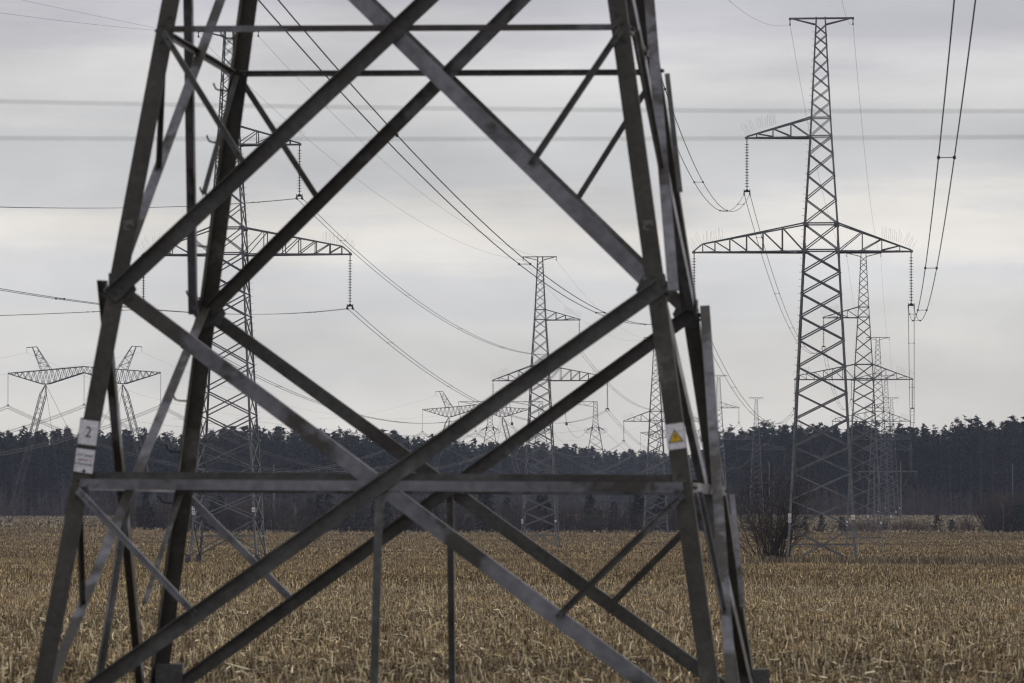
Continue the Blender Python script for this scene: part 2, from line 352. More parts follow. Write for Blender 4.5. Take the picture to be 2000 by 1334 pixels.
# ---------------------------------------------------------------- vegetation templates (triangles, per-vertex colour)
def tri_cloud(c, rad, n, size, col, rng, flat=0.6):
    c = np.asarray(c); u = rng.normal(size=(n, 3)); u /= np.linalg.norm(u, axis=1)[:, None]; rr = rng.random(n) ** 0.4
    p = c + u * rr[:, None] * np.array([rad, rad, rad * flat]); a = rng.normal(size=(n, 3)); b = rng.normal(size=(n, 3))
    a /= np.linalg.norm(a, axis=1)[:, None]; b /= np.linalg.norm(b, axis=1)[:, None]; s = size * rng.uniform(0.6, 1.3, (n, 1))
    V = np.stack([p - a * s * 0.5, p + a * s * 0.5, p + b * s * 0.8], 1).reshape(-1, 3)
    C = np.repeat(col * rng.uniform(0.82, 1.2, (n, 1)), 3, 0)
    return V, C
def stick(p0, p1, r0, r1, col):
    p0 = np.asarray(p0, float); p1 = np.asarray(p1, float); ax = p1 - p0; ax = ax / np.linalg.norm(ax)
    up = np.array([0, 0, 1.]) if abs(ax[2]) < 0.9 else np.array([1., 0, 0]); u = np.cross(ax, up); u /= np.linalg.norm(u); v = np.cross(u, ax)
    V = []
    for k in range(3):
        a0 = 2.094 * k; a1 = 2.094 * (k + 1); c0 = u * math.cos(a0) + v * math.sin(a0); c1 = u * math.cos(a1) + v * math.sin(a1)
        V += [p0 + c0 * r0, p0 + c1 * r0, p1 + c1 * r1, p0 + c0 * r0, p1 + c1 * r1, p1 + c0 * r1]
    return np.array(V), np.tile(np.asarray(col, float), (18, 1))
def cat(L): return np.concatenate([a for a, _ in L]), np.concatenate([b for _, b in L])
GREEN = np.array([0.022, 0.030, 0.022]); BARKC = np.array([0.085, 0.068, 0.055]); TWIG = np.array([0.075, 0.06, 0.048])
def pine_template(H, seed, cl=12, low=False):
    r = np.random.default_rng(seed); L = [stick((0, 0, 0), (0, 0, H * 0.95), 0.19, 0.05, BARKC)]
    nb = 16 if low else 34
    for i in range(nb):
        t = (i + r.random()) / nb; z = H * (0.30 + 0.69 * t); ln = H * 0.118 * (1 - t) ** 0.55 * r.uniform(0.6, 1.25) + 0.35
        a = r.uniform(0, 6.28); up = r.uniform(-0.1, 0.55); dv = np.array([math.cos(a), math.sin(a), up])
        g = GREEN * r.uniform(0.75, 1.5)
        if not low: L.append(stick((0, 0, z), np.array([0, 0, z]) + dv * ln, 0.05, 0.02, BARKC * 0.8))
        for k in range(2 if low else 3):
            L.append(tri_cloud(np.array([0, 0, z]) + dv * ln * (0.45 + 0.3 * k), 0.75 + 0.35 * (1 - t), cl, 0.55, g, r, 0.5))
    L.append(tri_cloud((0, 0, H), 0.5, 10, 0.5, GREEN, r, 1.4))
    return cat(L)
def spruce_template(H, seed, n=420, wide=0.15, base=0.12, size=0.6):
    r = np.random.default_rng(seed); L = [stick((0, 0, 0), (0, 0, H * 0.97), 0.012 * H, 0.02, BARKC)]
    t = r.random(n) ** 0.8; z = H * (base + (1 - base) * t); rad = H * wide * (1 - t) ** 0.85 + 0.12; lay = 0.75 + 0.25 * np.sin(z / H * 60 + seed)
    a = r.uniform(0, 6.28, n); rr = rad * lay * r.random(n) ** 0.35; p = np.stack([rr * np.cos(a), rr * np.sin(a), z - rr * 0.25], 1)
    tip = p + np.stack([np.cos(a), np.sin(a), -0.35 + r.normal(0, 0.2, n)], 1) * (size * r.uniform(0.6, 1.4, (n, 1)))
    sd = np.stack([-np.sin(a), np.cos(a), r.normal(0, 0.35, n)], 1) * (size * 0.42)
    V = np.stack([p - sd, p + sd, tip], 1).reshape(-1, 3); C = np.repeat(GREEN * r.uniform(0.6, 1.5, (n, 1)), 3, 0)
    L.append((V, C)); L.append(stick((0, 0, H * 0.93), (0, 0, H * 1.03), 0.05, 0.01, GREEN))
    return cat(L)
def bare_template(H, seed, n1=11, r0=0.07, col=TWIG, spread=0.55, twigs=7, trunk=True):
    r = np.random.default_rng(seed); L = []
    def grow(p, dv, ln, rad, lev):
        e = p + dv * ln; L.append(stick(p, e, rad, rad * 0.55, col * r.uniform(0.75, 1.3)))
        if lev == 0: return
        for k in range(twigs if lev == 1 else n1):
            t = r.uniform(0.25, 1.0); q = p + dv * ln * t; nv = dv + r.normal(0, spread, 3); nv[2] = abs(nv[2]) * 0.7 + 0.25; nv /= np.linalg.norm(nv)
            grow(q, nv, ln * r.uniform(0.28, 0.52) * (1.15 - 0.45 * t), rad * 0.42, lev - 1)
    if trunk: grow(np.zeros(3), np.array([r.normal(0, 0.03), r.normal(0, 0.03), 1.0]), H * 0.72, r0, 2)
    else:
        for s in range(n1 * 2):
            a = r.uniform(0, 6.28); k = abs(r.normal(0, spread)); dv = np.array([math.cos(a) * k, math.sin(a) * k, 1.0]); dv /= np.linalg.norm(dv)
            grow(np.array([math.cos(a), math.sin(a), 0]) * r.uniform(0, 0.14) * H * 0.5, dv, H * r.uniform(0.5, 0.85), r0 * r.uniform(0.5, 1), 1)
    return cat(L)
def scatter(name, temps, X, D, S, pick, matl, tintv=None, widen=None):
    V = []; C = []
    for i in range(len(X)):
        tv, tcx = temps[pick[i]]; a = RNG.uniform(0, 6.28); ca, sa = math.cos(a) * S[i], math.sin(a) * S[i]; wd = 1.0 if widen is None else widen[i]
        v = np.stack([(tv[:, 0] * ca - tv[:, 1] * sa) * wd + X[i], (tv[:, 0] * sa + tv[:, 1] * ca) * wd + D[i], tv[:, 2] * S[i] + gz(X[i], D[i]) - 0.1], 1)
        V.append(v.astype(np.float32)); C.append((tcx * (1 if tintv is None else tintv[i])).astype(np.float32))
    V = np.concatenate(V); return np_mesh(name, V, np.arange(len(V)).reshape(-1, 3), np.concatenate(C), matl)
def veg_thing(name, tv, label, catg, loc, s, rz=0.0, group=None):
    V, C = tv; o = np_mesh(name, V, np.arange(len(V)).reshape(-1, 3), C, M['tree']); o.location = loc; o.scale = (s, s, s); o.rotation_euler = (0, 0, rz)
    return tag(o, label, catg, group)
def gp(x, d):   # a spot on the ground seen at photo column x, at distance d
    X = (x - 1000) / FPX * d; return (X, d, gz(X, d))

# ---------------------------------------------------------------- far forest (stuff)
hi = [pine_template(28, s) for s in range(11, 16)] + [spruce_template(28, s, 560, 0.115, 0.12, 0.8) for s in (21, 22, 23)]
lo_ = [pine_template(28, s, 9, True) for s in range(31, 34)] + [spruce_template(28, s, 260, 0.13, 0.04, 1.3) for s in (41,)]
bare = [bare_template(10, s, 8, 0.10, TWIG * 1.15, 0.5, 6) for s in (51, 52, 53)] + [bare_template(5, 54, 9, 0.09, TWIG * 1.0, 0.6, 8, False)]
FP = [(-260, 1640, 846), (100, 1640, 843), (350, 1660, 850), (520, 1650, 838), (760, 1700, 848), (880, 1800, 862), (1000, 1950, 868), (1090, 2150, 872), (1180, 2350, 882), (1330, 2450, 888), (1385, 2400, 880),
      (1402, 1700, 848), (1500, 1690, 832), (1650, 1680, 832), (1800, 1690, 838), (1900, 1680, 826), (2000, 1680, 824), (2260, 1680, 826)]
fx = [a for a, _, _ in FP]; fd = [b for _, b, _ in FP]; fy = [c for _, _, c in FP]
X = []; D = []; S = []; P = []
for row in range(13):
    xs = -250.0
    while xs < 2250:
        if 1386 < xs < 1400: xs = 1401
        dd = np.interp(xs, fx, fd) + row * 5.5 + RNG.uniform(-2.5, 2.5); X_ = (xs - 1000) / FPX * dd
        zt = (YH - np.interp(xs, fx, fy)) / FPX * dd; hh = (zt - gz(X_, dd)) * RNG.choice([1.0, 0.96, 0.91, 0.85, 1.05], p=[0.22, 0.25, 0.25, 0.18, 0.10]) * RNG.uniform(0.96, 1.03)
        X.append(X_); D.append(dd); S.append(hh / 28.0); P.append(RNG.choice(8, p=[.08, .08, .08, .08, .08, .2, .2, .2]) if row < 3 else RNG.choice([8, 9, 10, 11], p=[.1, .1, .1, .7]))
        xs += (RNG.uniform(2.2, 5.2)) * FPX / dd
for row in range(4):
    xs = -250.0
    while xs < 2250:
        dd = np.interp(xs, fx, fd) + 75 + row * 6 + RNG.uniform(-2, 2); X.append((xs - 1000) / FPX * dd); D.append(dd); S.append(RNG.uniform(0.30, 0.5)); P.append(11); xs += RNG.uniform(1.4, 2.6) * FPX / dd
HUE = np.array([[1, 1, 1], [1.15, 1.03, 0.95], [0.9, 1.0, 1.08], [1.22, 1.12, 1.0]])[RNG.choice(4, len(X), p=[.4, .25, .25, .1])] * RNG.uniform(0.82, 1.2, (len(X), 1))
forest = scatter('forest', hi + lo_, X, D, S, P, M['tree'], HUE, RNG.uniform(0.95, 1.4, len(X)))
tag(forest, 'dark far off pine forest along the whole horizon behind the towers', 'forest', kind='stuff')
X = []; D = []; S = []; P = []
for row in range(7):
    xs = -240.0
    while xs < 2240:
        dd = min(np.interp(xs, fx, fd), 1740) - 10 - row * 7 + RNG.uniform(-3, 3)
        X.append((xs - 1000) / FPX * dd); D.append(dd); S.append(RNG.uniform(0.45, 1.3) * (0.65 + 0.6 * float(vnoise(np.array([xs]), np.array([5.0]), 70, 15)[0]))); P.append(RNG.choice(4)); xs += RNG.uniform(1.0, 3.2) * FPX / dd
und = scatter('undergrowth', bare, X, D, S, P, M['tree'], RNG.uniform(0.7, 1.2, len(X)))
tag(und, 'bare brown saplings along the foot of the pine forest', 'undergrowth', kind='stuff')
# thicket at the far edge of the stubble field
shr = [bare_template(5, s, 7, 0.05, TWIG * 0.75, 0.5, 6, False) for s in (61, 62, 63, 64)] + [spruce_template(5, s, 260, 0.24, 0.02, 0.5) for s in (65, 66)]
X = []; D = []; S = []; P = []
for row in range(5):
    xs = 235.0
    while xs < 1400:
        dd = 972 + row * 6 + RNG.uniform(-3, 3); X_ = (xs - 1000) / FPX * dd
        gap = 0.25 if (860 < xs < 960 or 600 < xs < 660) and row < 2 else 1
        if RNG.random() < gap:
            X.append(X_); D.append(dd); S.append(RNG.uniform(0.75, 1.9) * (0.8 if row == 0 else 1.0)); P.append(RNG.choice(6, p=[.21, .21, .21, .21, .08, .08]))
        xs += RNG.uniform(1.1, 2.6) * FPX / dd
for row in range(4):
    xs = 1395.0
    while xs < 2230:
        dd = 974 + row * 7 + RNG.uniform(-3, 3)
        den, sc_ = (0.55, 0.45) if xs < 1640 else (0.85, 0.62) if xs < 1815 else (0.6, 0.55) if xs < 1868 else (0.9, 0.66) if xs < 1930 else (1.0, 1.85)
        if RNG.random() < den:
            X.append((xs - 1000) / FPX * dd); D.append(dd); S.append(RNG.uniform(0.7, 1.3) * sc_); P.append(RNG.choice(4))
        xs += RNG.uniform(1.0, 2.4) * FPX / dd
PXC = np.array(X) / np.array(D) * FPX + 1000
TB = np.where(((PXC > 1395) & (PXC < 1930))[:, None], np.array([[1.7, 1.5, 1.25]]), np.array([[1.0, 1.0, 1.0]])) * RNG.uniform(0.7, 1.25, (len(X), 1))
thk = scatter('thicket', shr, X, D, S, P, M['tree'], TB)
tag(thk, 'dark leafless thicket along the far edge of the stubble field', 'thicket', kind='stuff')

# ---------------------------------------------------------------- 330 kV suspension towers
LV = [0.0, 2.77, 4.72, 6.74, 8.65, 10.67, 12.58, 14.49, 16.44, 18.16, 19.84, 21.42, 23.02, 24.97, 26.77, 28.53, 30.10, 31.41, 32.76, 33.88, 34.93, 35.98, 37.03, 38.08, 38.86, 39.62]
def thw(z): return float(np.interp(z, [0, 1.5, 23.02, 24.97, 31.41, 32.76, 40.2], [2.64, 2.46, 1.32, 1.25, 0.83, 0.75, 0.37]))
def T_P(sx, sy, z, o=0.0):
    h = thw(z) + o; return Vector((sx * h, sy * h, z))
def T_legw(z): return 0.17 if z < 9 else 0.15 if z < 17 else 0.135 if z < 23 else 0.115 if z < 31 else 0.095
def cross_arm(side, tipx, zb, zt, xs, knee=True):
    b = MB(); hb, ht = thw(zb), thw(zt); tip = Vector((tipx, 0, zb))
    kn = Vector((tipx - side * 0.6, 0, zb + 0.5)) if knee else tip
    for sy in (-1, 1):
        B0 = Vector((side * hb, sy * hb, zb)); T0 = Vector((side * ht, sy * ht, zt)); inn = (0, -sy, 0)
        K = kn + Vector((0, sy * 0.12, 0)); E = tip + Vector((0, sy * 0.06, 0))
        b.ell(B0, E, 0.12, 0.012, (0, 0, -1), inn); b.ell(T0, K, 0.10, 0.011, (0, 0, 1), inn)
        if knee: b.ell(K, E, 0.09, 0.01, (0, 0, 1), inn)
        prev = B0
        for i, x in enumerate(xs):
            tb = (x - B0.x) / (E.x - B0.x); tt = (x - T0.x) / (K.x - T0.x); Bp = B0.lerp(E, tb); Tp = T0.lerp(K, min(tt, 1))
            b.ell(Bp, Tp, 0.07, 0.008, (side, 0, 0), inn); b.ell(Tp, prev, 0.07, 0.008, (0, 0, 1), inn); prev = Bp
    B = [Vector((side * hb, -hb, zb)).lerp(tip, max(0, (x - side * hb) / (tipx - side * hb))) for x in xs]
    pr = Vector((side * hb, hb, zb))
    for i, p in enumerate(B):
        q = Vector((p.x, p.y if i % 2 == 0 else -p.y, zb)); b.bar(pr, q, 0.06, 0.05); pr = q
        b.bar(p, Vector((p.x, -p.y, zb)), 0.05, 0.05)
    b.box(tip + Vector((side * 0.03, 0, -0.05)), (0.22, 0.2, 0.18))
    return b
def spikes(side, tipx, zb, zt, ht, n=15):
    b = MB(); r = random.Random(int(abs(tipx) * 100))
    for i in range(n):
        t = i / (n - 1); x = tipx - side * t * 2.1; z = zb + 0.05 + (0.5 * t / 0.28 if t < 0.28 else 0.5 + (t - 0.28) * 0.55)
        a = side * (0.55 if t < 0.3 else 0.06) + r.uniform(-0.1, 0.1); l = r.uniform(0.7, 0.95)
        b.tube([(x, r.uniform(-.1, .1), z), (x + a * l, r.uniform(-.15, .15), z + l)], 0.0065, 4)
    return b
def make_tower(label, loc, rz, group):
    root = thing('lattice_tower', label, 'electricity pylon', loc, rz, group)
    for sx in (-1, 1):
        for sy in (-1, 1):
            b = MB(); zs = [0, 1.5, 9, 17, 23.02, 24.97, 31.41, 32.76, 40.2]
            for z0, z1 in zip(zs[:-1], zs[1:]):
                lw = T_legw(z0); b.ell(T_P(sx, sy, z0), T_P(sx, sy, z1), lw, 0.016, (-sx, 0, 0), (0, -sy, 0))
            for z0, ln in ((8.6, 1.5), (16.6, 1.3), (22.6, 1.1)):      # splice angles outside the joints
                b.ell(T_P(sx, sy, z0, 0.014), T_P(sx, sy, z0 + ln, 0.014), 0.16, 0.014, (-sx, 0, 0), (0, -sy, 0))
            if sx == -1 and sy == -1:
                for k in range(70):                                     # climbing bolts up one leg
                    z = 3.2 + k * 0.52; p = T_P(sx, sy, z, 0.0) + Vector((0, 0.05, 0)); b.tube([p, p + Vector((-0.15, 0, 0)), p + Vector((-0.17, 0, 0.05))], 0.012, 4)
            b.build('leg', M['galv'], root)
            f = MB(); p = T_P(sx, sy, 0); f.box(p + Vector((0, 0, -0.5)), (0.42, 0.42, 1.0)); f.box(p + Vector((0, 0, 0.1)), (0.34, 0.34, 0.12)); f.build('footing', M['conc'], root)
    for (ax, s) in (('y', -1), ('y', 1), ('x', -1), ('x', 1)):
        b = MB(); n = Vector((0, -s, 0)) if ax == 'y' else Vector((-s, 0, 0))
        c = (lambda q, z: T_P(q, s, z)) if ax == 'y' else (lambda q, z: T_P(s, q, z))
        for z0, z1 in zip(LV[:-1], LV[1:]):
            wd = 0.10 if z0 < 23 else 0.08 if z0 < 31 else 0.06
            b.ell(c(-1, z0) + n * 0.02, c(1, z1) + n * 0.02, wd, 0.009, (0, 0, 1), n, wd * 0.8)
            b.ell(c(1, z0) + n * 0.045, c(-1, z1) + n * 0.045, wd, 0.009, (0, 0, 1), n, wd * 0.8)
        for z in (1.5, 23.02, 24.97, 31.41, 32.76):
            b.ell(c(-1, z) + n * 0.03, c(1, z) + n * 0.03, 0.10 if z < 25 else 0.08, 0.01, (0, 0, 1), n)
        for z in (23.02, 24.97):
            for q in (-1, 1): b.box(c(q, z) + n * 0.01 - (Vector((q * 0.13, 0, 0)) if ax == 'y' else Vector((0, q * 0.13, 0))), (0.36, 0.02, 0.26) if ax == 'y' else (0.02, 0.36, 0.26))
        b.build('face_bracing', M['galv'], root)
    for side, tipx, zb, zt, xs, nm in ((-1, -9.32, 23.02, 24.97, [-2.81, -4.23, -5.43, -6.66, -7.75, -8.65], 'long_cross_arm'), (1, 6.55, 23.02, 24.97, [2.96, 4.38, 5.69], 'short_cross_arm'),
                                  (-1, -5.43, 31.41, 32.76, [-2.17, -3.48, -4.68], 'upper_cross_arm')):
        a = cross_arm(side, tipx, zb, zt, xs, nm == 'long_cross_arm').build(nm, M['galv'], root)
        spikes(side, tipx, zb, zt, 0).build('bird_spikes', M['galv'], a)
    g = MB(); h = thw(40.1)
    for sy in (-1, 1):
        g.ell((-2.25, sy * 0.12, 40.18), (2.36, sy * 0.12, 40.18), 0.12, 0.012, (0, 0, -1), (0, -sy, 0))
        for s, tx in ((-1, -2.25), (1, 2.36)): g.ell((s * h, sy * h, 39.62), (tx, sy * 0.1, 40.1), 0.08, 0.01, (0, 0, 1), (0, -sy, 0))
    for k in range(9): g.bar((-2.1 + k * 0.53, -0.12, 40.12), (-1.85 + k * 0.53, 0.12, 40.12), 0.05)
    for tx in (-2.25, 2.36): g.box((tx, 0, 40.1), (0.16, 0.28, 0.16)); g.tube([(tx, 0, 40.05), (tx, 0, 39.75)], 0.035, 5); g.box((tx, 0, 39.68), (0.1, 0.3, 0.14))
    g.build('ground_wire_beam', M['galv'], root)
    return root
TH = math.atan(0.0857)
RT = [(22.65, 341, -3.74), (47.7, 632, None), (74.9, 954, None), (100.3, 1250, None), (126.2, 1550, None)]
LT = [(-21.6, 355, -3.18), (3.9, 645, -4.45), (29.4, 954, None), (55.4, 1250, None), (81.2, 1550, None)]
RT = [(x, d, gz(x, d) if z is None else z) for x, d, z in RT]; LT = [(x, d, gz(x, d) if z is None else z) for x, d, z in LT]
GRR = 'grey lattice pylons of the right-hand line'; GRL = 'grey lattice pylons of the left-hand line'
RN = ['tallest whole lattice pylon, on the right, with a bare bush at its left foot', 'second lattice pylon of the right-hand line, seen past the tallest one right leg',
      'third lattice pylon of the right-hand line, slim, behind two larger ones', 'fourth lattice pylon of the right-hand line, small, just right of the third', 'smallest and farthest lattice pylon of the right-hand line']
LN = ['tall lattice pylon standing behind the left legs of the dark foreground tower', 'lattice pylon seen through the middle of the foreground tower, upper arm to the right',
      'lattice pylon half hidden behind the right leg of the foreground tower', 'small lattice pylon just right of the foreground tower above the forest dip', 'tiny far lattice pylon over the tree tops left of the bare bush']
RS = ['first pylon of right line', 'second pylon of right line', 'third pylon of right line', 'fourth pylon of right line', 'fifth pylon of right line']
LS = [q.replace('right', 'left') for q in RS]
proto = make_tower(RN[0], RT[0], -TH, GRR)
for i in range(1, 5): dup(proto, RT[i], -TH, RN[i], GRR)
for i in range(5): dup(proto, LT[i], math.pi - TH, LN[i], GRL)
def tp(base, x, z, flip):
    f = -1 if flip else 1
    return Vector((base[0] + f * x * math.cos(TH), base[1] - f * x * math.sin(TH), base[2] + z))
# insulator strings
INS = 4.15
def make_string(label, loc, rz, length, nd, rd, group, matl):
    r = thing('insulator_string', label, 'insulator', loc, rz, group)
    b = MB(); b.tube([(0, 0, -0.05), (0, 0, -0.42)], 0.04, 6); b.tube([(0, 0, -0.42), (0, 0, -length + 0.32)], 0.028, 6); b.build('link_rod', M['iron'], r)
    d = MB(); st = (length - 0.85) / nd; prof = []
    for k in range(nd):
        z = -0.46 - k * st; prof += [(0.032, z), (0.05, z - 0.02), (rd * 0.75, z - 0.035), (rd, z - 0.055), (rd * 0.85, z - 0.065), (0.05, z - 0.06), (0.032, z - 0.10)]
    d.lathe((0, 0, 0), prof + [(0.032, -0.46 - nd * st)], 10)
    d.build('disc_stack', matl, r, True)
    y = MB(); y.plate([(-0.26, -0.012, -length + 0.12), (0.26, -0.012, -length + 0.12), (0.06, -0.012, -length + 0.34), (-0.06, -0.012, -length + 0.34)], 0.024, (0, 1, 0))
    y.build('yoke_plate', M['iron'], r)
    for s in (-1, 1):
        c = MB(); c.box((s * 0.21, 0, -length + 0.06), (0.07, 0.42, 0.13)); c.tube([(s * 0.21, 0, -length + 0.32), (s * 0.21, 0, -length + 0.06)], 0.035, 5)
        c.box((s * 0.21, -0.35, -length - 0.02), (0.08, 0.12, 0.16)); c.box((s * 0.21, 0.35, -length - 0.02), (0.08, 0.12, 0.16)); c.build('wire_clamp', M['iron'], r)
    return r
ARMS = (('long lower arm', -9.32, 23.0), ('short lower arm', 6.55, 23.0), ('upper arm', -5.43, 31.4))
sproto = None
for nm, tw, fl, grp in ((RS, RT, 0, 'insulator strings of the right-hand line'), (LS, LT, 1, 'insulator strings of the left-hand line')):
    for i, b in enumerate(tw):
        for an, x, z in ARMS:
            lab = 'glass insulator string under the %s of %s' % (an, nm[i]); p = tp(b, x, z, fl)
            if sproto is None: sproto = make_string(lab, p, -TH, INS, 16, 0.17, grp, M['glass'])
            else: dup(sproto, p, -TH, lab, grp)

# ---------------------------------------------------------------- wires
def cat_pts(p0, p1, sag, n=44):
    p0 = Vector(p0); p1 = Vector(p1)
    return [p0.lerp(p1, i / n) - Vector((0, 0, 4 * sag * (i / n) * (1 - i / n))) for i in range(n + 1)]
def bundle(label, p0, p1, sag, group, r=0.017, sep=0.42, nsp=6, four=False):
    p0 = Vector(p0); p1 = Vector(p1); dv = (p1 - p0); dv.z = 0; dv.normalize(); sd = Vector((dv.y, -dv.x, 0)) * sep / 2
    root = thing('conductor_bundle', label, 'power line', tuple(p1), 0, group); o = -p1
    offs = [sd, -sd] if not four else [sd, -sd, sd + Vector((0, 0, -sep)), -sd + Vector((0, 0, -sep))]
    pts = cat_pts(p0, p1, sag)
    for q in offs:
        b = MB(); b.tube([p + q + o for p in pts], r, 6); b.build('conductor', M['wire'], root)
    for k in range(nsp):
        t = (k + 0.55) / nsp; c = p0.lerp(p1, t) - Vector((0, 0, 4 * sag * t * (1 - t))) + o
        s = MB(); s.bar(c + sd, c - sd, 0.022, 0.022); 
        for e in (sd, -sd): s.box(c + e, (0.07, 0.14, 0.08))
        s.build('spacer', M['wire'], root)
    return root
def single(label, p0, p1, sag, group, r=0.009, name='ground_wire'):
    p1 = Vector(p1); b = MB(); b.tube([p - p1 for p in cat_pts(p0, p1, sag)], r, 6); o = b.build(name, M['wire']); o.location = p1
    return tag(o, label, 'power line', group)
def clampz(p): return Vector((p.x, p.y, p.z - INS))
gw = (('left', -2.25, 39.68), ('right', 2.36, 39.68)); gwl = (('right', -2.25, 39.68), ('left', 2.36, 39.68))
NEAR = {'long lower arm': ((-9.06, 48, 13.54), 5.03), 'short lower arm': ((5.39, 48, 11.9), 4.25), 'upper arm': ((-3.22, 48, 23.87), 8.11), 'left': ((-7.46, 48, 24.41), 5.57), 'right': ((1.31, 48, 28.47), 6.48)}
NEARL = {'long lower arm': ((-37.95, 62, 12.56), 3.65), 'short lower arm': ((-55.33, 62, 3.4), 0.9), 'upper arm': ((-44.28, 62, 8.3), 2.13), 'left': ((-45.95, 62, 16.53), 0.5), 'right': ((-44.57, 62, 15.34), 2.0)}
for nm, tw, fl, near, grp, gg in ((RS, RT, 0, NEAR, 'twin conductors of the right-hand line', gw), (LS, LT, 1, NEARL, 'twin conductors of the left-hand line', gwl)):
    for i, b in enumerate(tw):
        r = 0.0165 if i == 0 else 0.021; rg = 0.0075 if i == 0 else 0.010
        for an, x, z in ARMS:
            e = clampz(tp(b, x, z, fl)); s0, sag = near[an] if i == 0 else (clampz(tp(tw[i - 1], x, z, fl)), 4.6)
            lab = ('twin wires from the foreground to %s of %s' % (an, nm[i])) if i == 0 else ('twin wires from %s of %s to the next pylon' % (an, nm[i - 1]))
            bundle(lab, s0, e, sag, grp, r)
        for an, x, z in gg:
            e = tp(b, x, z, fl); s0, sag = near[an] if i == 0 else (tp(tw[i - 1], x, z, fl), 3.6)
            lab = ('thin earth wire from the foreground to %s peak of %s' % (an, nm[i])) if i == 0 else ('thin earth wire from %s peak of %s to the next' % (an, nm[i - 1]))
            single(lab, s0, e, sag, 'earth wires over the pylons', rg)
# two thin wires close to the camera, far out of focus
def near_wire(label, ys):
    co = np.polyfit([0, 700, 1300, 2000], ys, 2); pts = [px(x, float(np.polyval(co, x)), 23.0) for x in np.linspace(-2500, 4500, 60)]
    c = pts[30].copy(); b = MB(); b.tube([p - c for p in pts], 0.0025, 6); o = b.build('thin_wire', M['wire']); o.location = c; return tag(o, label, 'wire', 'blurred wires crossing the view')
near_wire('upper of two blurred horizontal wires crossing the sky close to the camera', [196.5, 208, 214.5, 215.5])
near_wire('lower of two blurred horizontal wires crossing the sky close to the camera', [268.5, 271, 269, 266.5])

# ---------------------------------------------------------------- foreground tower
NCX, NCD, NTH, NLEAN = -0.9686, 48.0, 0.0998, 0.0061
ZF, ZA, ZB, ZC, ZD, ZE = -2.1, 0.2698, 2.178, 4.769, 6.64, 9.6
NR = Vector((math.cos(NTH), -math.sin(NTH), 0)); NB = Vector((math.sin(NTH), math.cos(NTH), 0)); UP = Vector((0, 0, 1))
nroot = thing('lattice_tower', 'huge dark foreground lattice tower, only its splayed lower legs and cross braces in view', 'electricity pylon', (NCX, NCD, gz(NCX, NCD)), 0)
ORG = Vector(nroot.location)
def nh(z): return 2.9736 - 0.1507 * z
def NP(lx, ly, z):
    p = Vector((NCX, NCD, 0)) + NR * lx + NB * ly; x = p.x + NLEAN * (z - 1.78); zz = z - p.x * NLEAN
    return Vector((x, p.y, zz)) - ORG
CO = 0.085
for sx in (-1, 1):
    for sy in (-1, 1):
        b = MB(); q = lambda z: NP(sx * (nh(z) + CO), sy * (nh(z) + CO), z)
        b.ell(q(ZF - 0.05), q(13.0), 0.175, 0.016, NR * -sx, NB * -sy)
        for zz in (ZB, ZC, ZA):                                     # bolt heads at the joints
            for k in range(4):
                z = zz + (k - 1.5) * 0.085; c = NP(sx * (nh(z) + 0.02 * (-1) ** k), sy * (nh(z) + CO + 0.005), z); b.tube([c, c + NB * sy * 0.02], 0.016, 6)
        b.build('leg', M['leg'], nroot)
        f = MB(); c = NP(sx * (nh(ZF) + CO) - sx * 0.08, sy * (nh(ZF) + CO), ZF); dz = -0.02 if sy > 0 else -0.3; ox = 0.15 if sx < 0 else 0.03; f.box(c + Vector((ox, 0, dz)), (0.30, 0.36, 0.9)); f.box(c + Vector((ox, 0, -0.5)), (0.6, 0.6, 0.5)); f.build('footing', M['conc'], nroot)
def face(kind):
    """returns (point on face at side q, offset o from the leg plane, height z), outward normal"""
    if kind == 'front': return (lambda q, z, o=0: NP(q * nh(z), -(nh(z) + CO + o), z)), -NB
    if kind == 'back': return (lambda q, z, o=0: NP(q * nh(z), (nh(z) + CO + o), z)), NB
    if kind == 'left': return (lambda q, z, o=0: NP(-(nh(z) + CO + o), q * nh(z), z)), -NR
    return (lambda q, z, o=0: NP((nh(z) + CO + o), q * nh(z), z)), NR
def member(name, p0, p1, w, nrm, out, matl, w2=None, t=0.012, bolts=True, past=0.0, drop=0.0):
    p0 = Vector(p0); p1 = Vector(p1); ax = (p1 - p0).normalized(); pr = nrm.cross(ax).normalized()
    if pr.z < 0 or (abs(pr.z) < 0.1 and pr.x < 0): pr = -pr
    sh = pr * drop; p0 = p0 - ax * past - sh; p1 = p1 - sh
    h0 = p0 + pr * w / 2; h1 = p1 + pr * w / 2; b = MB(); b.ell(h0, h1, w, t, -pr, nrm * (1 if out else -1), w2 or w)
    if bolts:
        for e, s in ((p0, 1), (p1, -1)):
            for k in (0.06, 0.16): c = e + ax * s * k; b.tube([c - nrm * 0.03, c + nrm * 0.035], 0.017, 6)
    return b.build(name, matl, nroot)
